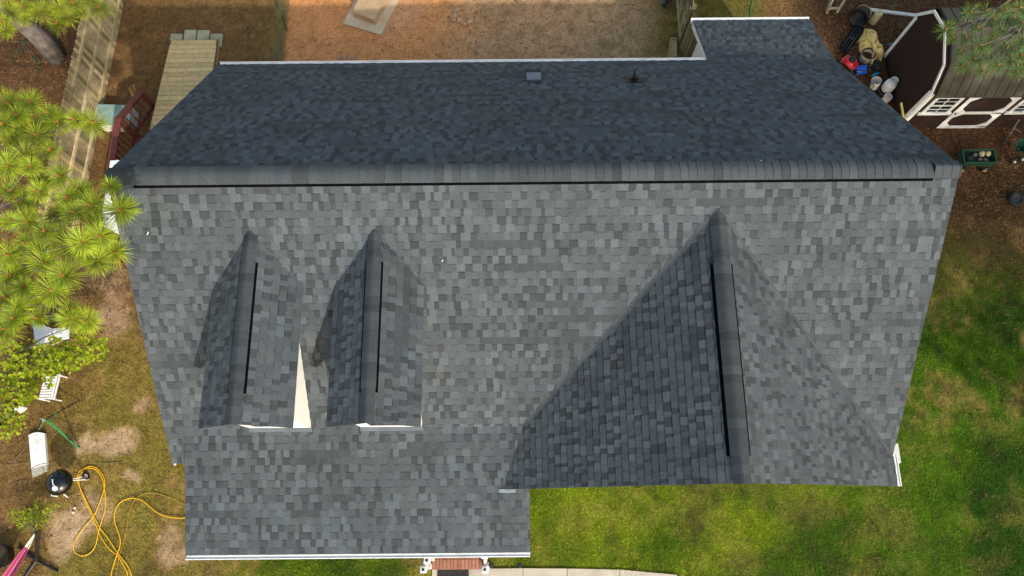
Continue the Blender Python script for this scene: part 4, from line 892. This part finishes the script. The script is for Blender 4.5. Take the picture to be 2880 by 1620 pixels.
# sprinkler
j = c3(338,272,.75); t_ = thing('tripod_sprinkler', (j[0],j[1],0), 'tripod lawn sprinkler with black and green legs near the headstone', 'sprinkler')
for q, co, nm in ((c3(600,122,0), (.012,.012,.012), 'leg'), (c3(604,488,0), (.025,.2,.05), 'leg'), (c3(290,348,0), (.10,.26,.12), 'leg')):
    m = MB(); m.tube([j, (j+q)/2, q], [.012,.011,.009], 8, co)
    for k in (.35,.68): c_ = j+(q-j)*k; m.tube([c_-(q-j)*.01, c_+(q-j)*.01], .019, 8, (.012,.012,.012))
    m.build(nm, M_attr, t_)
m = MB(); m.tube([j-(0,0,.03), j+(0,0,.08)], .02, 10); m.tube([j+(-.05,.02,.08), j+(.06,-.01,.1)], .014, 8); m.tube([j+(.0,-.05,.06), j+(-.02,.05,.07)], .01, 6); m.build('sprinkler_head', M_metal, t_)
m = MB(); m.tube(catmull([j+(0,0,-.02), c3(380,285,.62), c3(440,340,.5), c3(520,420,.22), c3(598,484,.03)]), .022, 8, (.025,.17,.05)); m.build('hose', M_attr, t_)
m = MB(); m.tube(catmull([j+(.0,0,-.03), c3(400,265,.55), c3(410,240,.5), c3(425,215,.55)]), .008, 6, (.02,.24,.07)); m.build('strap', M_attr, t_)
# hammock and stand
jn = c3(276,1330,.06); t_ = thing('hammock_stand', (jn[0],jn[1],0), 'black steel hammock stand on the dirt at the lower left', 'hammock stand')
for q in (c3(437,1412,.03), c3(180,1470,.03), c3(140,1225,.03)): m = MB(); m.tube([jn, q], .03, 10); m.build('leg', M_black, t_)
ta = c3(272,1115,1.05); m = MB(); m.tube(catmull([jn, c3(277,1260,.45), c3(274,1170,.9), ta]), .032, 10); m.build('arm', M_black, t_)
m = MB(); m.tube(catmull([ta, c3(258,1085,1.12), c3(252,1070,1.1)]), .012, 8); m.tube(catmull([ta, c3(290,1105,1.08), c3(300,1100,1.12)]), .012, 8); m.build('hook', M_black, t_)
hp = [c3(272,1122,1.02), c3(235,1190,.90), c3(195,1260,.80), c3(150,1330,.72), c3(75,1450,.64), c3(10,1550,.62), c3(-60,1650,.66)]; hp = catmull(hp, 6); m = MB(); vs = []; fs = []; k_ = 13; cl = []
for i, q in enumerate(hp):
    t = i/(len(hp)-1); wd = .015+.25*t**.85; d = hp[min(i+1, len(hp)-1)]-hp[max(i-1, 0)]; d[2] = 0; d /= np.linalg.norm(d); s_ = np.array([-d[1],d[0],0])
    for jx in range(k_): u = jx/(k_-1)*2-1; vs.append(q+s_*u*wd*.55+np.array([0,0,abs(u)**1.6*wd*.45+.03*math.sin(jx*2.2)*min(1,t*3)]))
for i in range(len(hp)-1):
    for jx in range(k_-1):
        t = i/len(hp); f = (i*k_+jx, i*k_+jx+1, (i+1)*k_+jx+1, (i+1)*k_+jx)
        co = (.72,.66,.52) if t < .27 else [(.50,.19,.14),(.40,.04,.16),(.38,.04,.22),(.46,.09,.26),(.28,.025,.14),(.45,.07,.26)][(jx*3//2) % 6]
        m.add([vs[q] for q in f], [(0,1,2,3)], co)
col_thing('hammock', m, M_attr, 'pink and cream hammock hanging from the black stand', 'hammock', None, True)
# pot
p = c3(40,1300); t_ = thing('plant_pot', p, 'large black pot of weedy soil beside the hammock', 'plant pot')
m = MB(); m.lathe([(.001,0),(.21,0),(.265,.3),(.28,.31),(.28,.33),(.25,.33),(.24,.2),(.001,.2)], p, n=30); m.build('pot', M_black, t_, True)
m = MB(); m.lathe([(.248,.27),(.15,.285),(.001,.28)], p, n=24); m.build('soil', mat('potting_soil', (.07,.035,.02), .95, .5, 20, bump=.8), t_)
m = MB()
for k in range(160):
    a_, r_ = random.uniform(0,6.28), .2*math.sqrt(random.random()); q = p+(r_*math.cos(a_),r_*math.sin(a_),.28); d = np.array([random.uniform(-.06,.06),random.uniform(-.06,.06),random.uniform(.02,.07)]); m.add([q+(-.005,0,0), q+(.005,.003,0), q+d], [(0,1,2)], tuple(np.array([.13,.16,.03])*random.uniform(.5,1.3)))
m.build('weeds', M_leaf, t_)
# air hose
AH = [(960,1700),(962,1449),(945,1390),(890,1300),(820,1240),(760,1150),(710,1030),(660,920),(610,800),(585,720),(600,660),(648,628),(700,622),(750,650),(785,710),(790,770),(765,860),(710,990),(640,1075),(580,1160),(555,1230),(570,1275),(620,1297),(680,1275),(722,1215),(742,1120),(765,1040),(790,960),(798,880),(790,800),(770,710),(735,655),(690,635),(640,640),(602,690),(598,760),(640,860),(700,980),(750,1080),(820,1170),(880,1265),(955,1360),(985,1420),(992,1470),(985,1560)]
MY = mat('yellow_rubber', (.66,.37,.012), .4, .06, 10)
def crv(pts, z0): 
    n_ = len(pts); return catmull([c3(x, y, z0+.018*(i/n_)) for i, (x, y) in enumerate(pts)], 6)
m = MB(); m.tube(crv(AH, .014), .0125, 8); col_thing('air_hose', m, MY, 'yellow air hose looped in a figure of eight on the grass', 'hose', None, True)
m = MB(); m.tube(crv([(830,1620),(838,1449),(850,1390),(875,1310),(900,1240),(908,1180),(890,1110),(868,1050),(864,985),(885,920),(930,880),(990,862),(1040,868),(1090,890),(1140,935),(1220,988),(1320,1010),(1400,1010),(1480,1000)], .03), .012, 8)
col_thing('air_hose', m, MY, 'yellow air hose running under the porch roof edge', 'hose', None, True)
m = MB(); m.tube(crv([(870,1560),(876,1449),(900,1300),(930,1200),(953,1110),(965,1020),(985,930),(1020,872),(1060,840),(1120,824),(1190,828),(1300,865),(1400,915),(1480,950)], .018), .0065, 6)
col_thing('rope', m, mat('ochre_rope', (.42,.23,.03), .8, .2), 'thin ochre cord on the grass beside the yellow hose', 'cord')
# white folding table, bench and blocks under the leafy tree
A_ = [dp(88,866,.42), dp(130,868,.42), dp(131,826,.46), dp(82,808,.42)]; B_ = [dp(131,868,.42), dp(173,850,.42), dp(174,824,.42), dp(132,826,.46)]
t_ = thing('folding_table', sum(A_)/4*(1,1,0), 'white two panel folding table partly under lime green leaves', 'table')
for P_ in (A_, B_): m = MB(); m.hexa([q-(0,0,.035) for q in P_], P_); m.build('top_panel', mat('white_plastic', (.62,.63,.64), .4, .04), t_)
for q in (A_[0], A_[3], B_[1], B_[2]): c_ = q+(sum(A_+B_)/8-q)*.12; m = MB(); m.tube([c_*(1,1,0), c_-(0,0,.03)], .016, 8); m.build('leg', M_metal, t_)
p = dp(152,808,.2); m = MB(); m.box((p[0],p[1],.2), (.42,.16,.4), -.05, bev=.03); col_thing('speaker_case', m, M_black, 'black case standing behind the white folding table', 'case')
a, b_, d = dp(98,1003,.42), dp(128,1002,.42), dp(143,942,.42); e = a+(d-b_)
t_ = thing('slatted_bench', (a+d)/2*(1,1,0), 'white slatted bench half covered by lime green leaves', 'bench')
m = MB()
for k in range(9): s = k/9; m.beam(a+(e-a)*s, b_+(d-b_)*s, .045, .018, up=(0,0,1))
m.build('seat_slats', M_white, t_)
for s in (0., .06): q0, q1 = b_+(.03+s,0,.02), d+(.03+s,0,.02); m = MB(); m.beam(q0-(0,.03,0), q1, .03, .03); m.build('arm_rail', M_white, t_)
for q in (a, b_, d, e): m = MB(); m.tube([q*(1,1,0), q], .02, 8); m.build('leg', M_white, t_)
for x_, y_, lb in ((52,1028,'white block at the leaf edge, right of the other block'), (30,1042,'white block among the lime leaves by the left edge')):
    p = dp(x_, y_, .1); m = MB(); m.box((p[0],p[1],.1), (.2,.13,.2), .7, bev=.02); col_thing('white_block', m, M_white, lb, 'block', 'white blocks under the leaves')
for i, (x_, y_) in enumerate(((565,935),(553,970))):
    p = c3(x_, y_, .02); m = MB(); m.blob(p, .035, .028, .02, 8, 5, .3, (.7,.68,.6)); col_thing('paper_scrap', m, M_stone, 'tiny white scrap on the sand left of the yellow hose', 'litter', 'white scraps on the sand')
# sticks on the ground
for i, (pts, lb) in enumerate((([(430,265),(520,300),(640,330)], 'twig'), ([(960,500),(1000,560)], 'twig'), ([(20,620),(120,606),(215,598)], 'twig'), ([(60,780),(130,740),(200,725)], 'twig'), ([(770,600),(860,595),(930,588)], 'twig'), ([(90,595),(190,480),(200,440)], 'twig'))):
    m = MB(); m.tube(catmull([c3(x, y, .02) for x, y in pts], 4), .007, 5, (.16,.12,.08)); col_thing('twig', m, M_wood, 'thin bare twig on the soil of the left yard', 'twig', 'twigs on the left yard')
# litter on the roof
def on_front_roof(px, py):
    d = RM @ np.array([(px-1440)/FPX, -(py-810)/FPX, -1.]); nn = np.array([0,-T,1.]); return CAM+d*((ZR-nn@CAM)/(nn@d))
for px, py, s, lb in ((418,658,.017,'white scrap on the front roof below the pine tuft'),(1245,735,.009,'white speck on the front roof right of the dormers'),(2140,454,.018,'white scrap beside the ridge at the right of the rear slope')):
    p = on_front_roof(px, py) if py > 500 else on_rear(px, py); m = MB(); m.beam(p+(-s,-s*1.2,.03-s*T*(1.2 if py > 500 else -1.2)), p+(s,s*1.2,.03+s*T*(1.2 if py > 500 else -1.2)), .014, .008); col_thing('paper_scrap', m, M_white, lb, 'litter')

# ------------------------------------------------------------------ trees
def tuft(mb, c, R, n, tilt, col, bud=True, thick=.0034):
    ax = np.array([tilt[0],tilt[1],1.]); ax /= np.linalg.norm(ax); a = np.cross(ax, (1.,0,0)); a /= np.linalg.norm(a); b = np.cross(ax, a)
    for k in range(n):
        t = random.uniform(0, 2*math.pi); el = random.uniform(-.5, .75); L = R*random.uniform(.72,1.1)
        d = (a*math.cos(t)+b*math.sin(t))*math.cos(el)+ax*math.sin(el); s = np.cross(d, ax); s /= np.linalg.norm(s)+1e-6
        q = c+d*.012-ax*random.uniform(0,.05); mid = q+d*L*.55; tip = q+d*L-np.array([0,0,.05*L*random.random()]); wv = s*thick
        cc = np.array(col)*random.uniform(.6,1.4)*np.array([random.uniform(.85,1.25),1,1])
        if random.random() < .05: cc = np.array([.26,.15,.05])
        mb.add([q-wv*.6, q+wv*.6, mid+wv, mid-wv, tip], [(0,1,2,3)], tuple(cc*.85)); mb.f.append([len(mb.v)-2, len(mb.v)-3, len(mb.v)-1]); mb.c.append(tuple(cc*1.15))
    if bud:
        for k in range(4): d = ax*.05+a*random.uniform(-.025,.025)+b*random.uniform(-.025,.025); mb.tube([c, c+d], [.013,.006], 5, tuple(np.array([.50,.17,.055])*random.uniform(.7,1.2)))
def pine(name_label, base, h, tr, tufts, R, n, col, extra=0, crown_z=(5,9), spread=3., trunk_lean=(0,0), group=None, twigs=True):
    base = np.array(base, float); t_ = thing('pine_tree', base, name_label, 'pine tree', group)
    topp = base+np.array([trunk_lean[0],trunk_lean[1],h]); m = MB(); k_ = 16
    path = [base+(topp-base)*k/k_+np.array([.05*math.sin(k*.9),.05*math.cos(k*1.3),0])*(k > 0) for k in range(k_+1)]; path[0] = base-(0,0,.05)
    m.tube(path, [tr*(1.25 if k == 0 else 1.05 if k == 1 else 1-.75*k/k_) for k in range(k_+1)], 14)
    cr = MB(); allt = [(np.array(q), 1) for q in tufts]
    for k in range(extra):
        z = random.uniform(*crown_z); a_ = random.uniform(0, 6.28); r_ = spread*math.sqrt(random.uniform(.03,1))*(1-.35*(z-crown_z[0])/(crown_z[1]-crown_z[0])); c_ = base+(topp-base)*(z/h); allt.append((np.array([c_[0]+r_*math.cos(a_), c_[1]+r_*math.sin(a_), z]), 0))
    # limbs: each cluster of tufts hangs on a limb from the trunk
    left = list(range(len(allt))); 
    while left:
        far = max(left, key=lambda i: np.linalg.norm(allt[i][0][:2]-base[:2])); c_ = allt[far][0]
        grp = sorted(left, key=lambda i: np.linalg.norm(allt[i][0]-c_))[:7]; cen = sum(allt[i][0] for i in grp)/len(grp); left = [i for i in left if i not in grp]
        zt = min(max(cen[2]-.5-.12*np.linalg.norm(cen[:2]-base[:2]), h*.3), h*.97); o_ = base+(topp-base)*(zt/h); hub = cen+(o_-cen)*.18-(0,0,.15)
        L_ = np.linalg.norm(hub-o_); m.tube(catmull([o_, o_+(hub-o_)*.5+(0,0,.10), hub], 5), np.linspace(.05,.013,11), 7)
        for i in grp: e = allt[i][0]; m.tube(catmull([hub, (hub+e)/2+np.array([random.uniform(-.06,.06),random.uniform(-.06,.06),-.05]), e-(0,0,.02)], 3), [.011,.010,.009,.008,.007,.007,.006], 5)
    for c_, main in allt: tuft(cr, c_, R*random.uniform(.66,1.15), n if main else max(26, n//3), (random.uniform(-.4,.4), random.uniform(-.5,.2)), np.array(col)*random.uniform(.75,1.15), bool(main), (.0034 if R > .26 else .0028) if main else (.011 if R < .4 else .024))
    m.build('trunk', M_bark, t_, True); cr.build('crown', M_needle, t_); return t_
NG = (.28,.37,.02)
TL_ = [(20,262),(75,258),(45,292),(8,312),(120,285),(60,325),(25,345),(105,318),(150,302),(187,302),(232,308),(55,300),(90,340),(130,378),(60,390),(20,415),(75,420),(150,440),(110,455),(170,498),(25,480),(60,505),(95,480),(205,475),(235,515),(275,470),(320,520),(140,540),(185,535),(25,558),(70,560),(150,600),(110,580),(255,596),(60,610),(20,640),(100,640),(205,612),(65,660),(30,690),(110,665),(160,690),(60,720),(285,630),(245,655),(215,620),(180,620),(15,745),(85,745),(40,775),(175,775),(130,730),(180,800),(95,800),(215,835-30),(35,800),(10,830),(300,530),(245,560)]
tl = [dp(x+random.uniform(-3,3), y+random.uniform(-3,3), 6.9+.9*fbm(np.array([x/60.]), np.array([y/60.]), 1., 7)[0]+random.uniform(-.35,.2)) for x, y in TL_]
pine('pine whose orange budded branches overhang the left end of the roof', (-13.9,-1.2,0), 12.5, .2, tl, .285, 230, NG, 60, (6.,11.), 3.0)
TT_ = [(20,5),(60,18),(95,8),(25,30),(150,18),(185,8),(125,35),(5,55),(170,42),(145,60),(205,30),(230,5),(250,20),(60,45),(100,28),(15,75)]
tt = [dp(x, y, 5.2+random.uniform(-.5,.5)) for x, y in TT_]
pine('tall pine with thick grey trunk left of the plank fence', (*G(158,158)[:2],0), 12., .235, tt, .28, 190, (.27,.33,.02), 70, (7.5,11.5), 2.6)
TR_ = [(2400,60),(2430,95),(2460,70),(2490,110),(2520,75),(2550,100),(2572,60),(2415,130),(2450,150),(2480,140),(2510,165),(2545,150),(2570,140),(2440,30),(2480,25),(2530,25),(2565,20),(2500,50),(2395,95),(2465,115),(2535,120),(2560,180),(2470,180),(2420,165),(2380,75),(2500,90),(2575,100),(2550,45)]
trr = [dp(x, y, 4.9+random.uniform(-.5,.5)) for x, y in TR_]
pine('pine whose long needles hang over the brown shed roof', (14.7,7.9,0), 11., .2, trr, .25, 100, (.10,.185,.028), 60, (6.5,10.5), 2.4)
for bx_, by_, hh in ((16.6,-8.6,13.),(18.9,-5.6,13.)):  # out-of-view pines, added for the shade they cast on shed and right yard
    pine('unseen tall pine added to shade the right yard and shed', (bx_,by_,0), hh, .2, [], .42, 80, (.10,.15,.03), 300, (6.2,hh-.4), 2.7, group='added shade pines right of the house')
# leafy tree, shrub
def leafy(label, base, clumps, zr, nleaf, size, col, name='young_tree', cat='tree', lance=False):
    base = np.array(base, float); t_ = thing(name, base, label, cat); m, cr = MB(), MB()
    for (x, y, r) in clumps:
        z = random.uniform(*zr); c_ = dp(x, y, z); rw = r*1.118*(CAM[2]-z)/FPX*1.05
        m.tube(catmull([base+(0,0,.05), base+(c_-base)*.5+(0,0,.25*zr[1]), c_-(0,0,.1)], 5), np.linspace(.035 if size > .085 and not lance else .006,.004,11), 6)
        for k in range(int(nleaf*(r/50.)**2)+4):
            a_ = random.uniform(0,6.28); rr_ = rw*random.random()**.45; q = c_+np.array([rr_*math.cos(a_), rr_*math.sin(a_)*.85, random.uniform(-.35,.25)*max(.3, 1-rr_/rw)*rw*1.3])
            th = random.uniform(0,6.28); pit = random.uniform(-.7,.5); d = np.array([math.cos(th)*math.cos(pit), math.sin(th)*math.cos(pit), math.sin(pit)]); s = np.cross(d, (random.uniform(-.4,.4),random.uniform(-.4,.4),1)); s /= np.linalg.norm(s)
            L = size*random.uniform(.6,1.25); w_ = L*(.14 if lance else .36); cc = tuple(np.array(col)*random.uniform(.55,1.35)*np.array([random.uniform(.85,1.2),1,1])); u = np.array([0,0,L*.10])
            if lance: cr.add([q, q+d*L*.45+s*w_, q+d*L, q+d*L*.45-s*w_], [(0,1,2,3)], cc)
            else: cr.add([q, q+d*L*.25+s*w_*.7+u, q+d*L*.42+s*w_*.45, q+d*L*.6+s*w_+u, q+d*L, q+d*L*.6-s*w_+u, q+d*L*.42-s*w_*.45, q+d*L*.25-s*w_*.7+u], [(0,1,2,4),(2,3,4),(0,4,6,7),(4,5,6)], cc)
    m.build('trunk', M_bark, t_); cr.build('crown', M_leaf, t_); return t_
leafy('young tree with lime green leaves over the white table and bench', (*dp(60,930)[:2],0), [(20,815,26),(60,790,22),(15,860,24),(35,895,34),(75,880,30),(110,890,32),(150,885,34),(195,870,34),(235,885,32),(255,870,20),(215,840,22),(190,815,18),(160,905,32),(120,925,34),(80,920,34),(40,930,36),(15,950,30),(60,960,30),(95,950,26),(180,915,26),(210,905,22),(70,985,26),(35,990,32),(10,1005,28),(60,1005,20),(148,855,9),(130,855,8),(125,968,10),(80,1002,12)], (1.5,2.1), 150, .105, (.30,.37,.012))
leafy('small lime green sapling at the left edge below the white blocks', (*dp(20,1075)[:2],0), [(15,1040,28),(40,1050,26),(20,1075,30),(5,1095,22),(45,1075,18),(8,1060,28),(60,1045,9)], (.9,1.3), 130, .09, (.32,.39,.014))
leafy('low lance leaved shrub between the grill and the hammock', (*dp(88,1335)[:2],0), [(95,1275,16),(85,1290,18),(110,1290,20),(95,1305,20),(125,1280,12),(138,1278,9),(60,1290,14),(42,1298,16),(30,1288,10),(50,1315,13),(55,1330,9),(85,1322,13),(110,1310,14),(75,1300,13)], (.35,.65), 420, .085, (.30,.36,.018), 'shrub', 'shrub', True)
for i, (x_, y_, lb) in enumerate(((2250,25,'small weed behind the gutter length at the top right'), )):
    leafy(lb, (*dp(2248,18)[:2],0), [(2245,18,12),(2255,10,10),(2205,12,8)], (.2,.35), 300, .07, (.12,.17,.03), 'weed', 'weed', True)
leafy('creeping green weeds round the base of the grey pine trunk', (*dp(60,110)[:2],0), [(35,130,14),(95,150,14),(30,155,9),(70,100,16),(140,105,14),(150,125,10),(15,100,12),(95,170,8),(60,128,12)], (.05,.14), 220, .06, (.05,.095,.015), 'weed', 'weed')
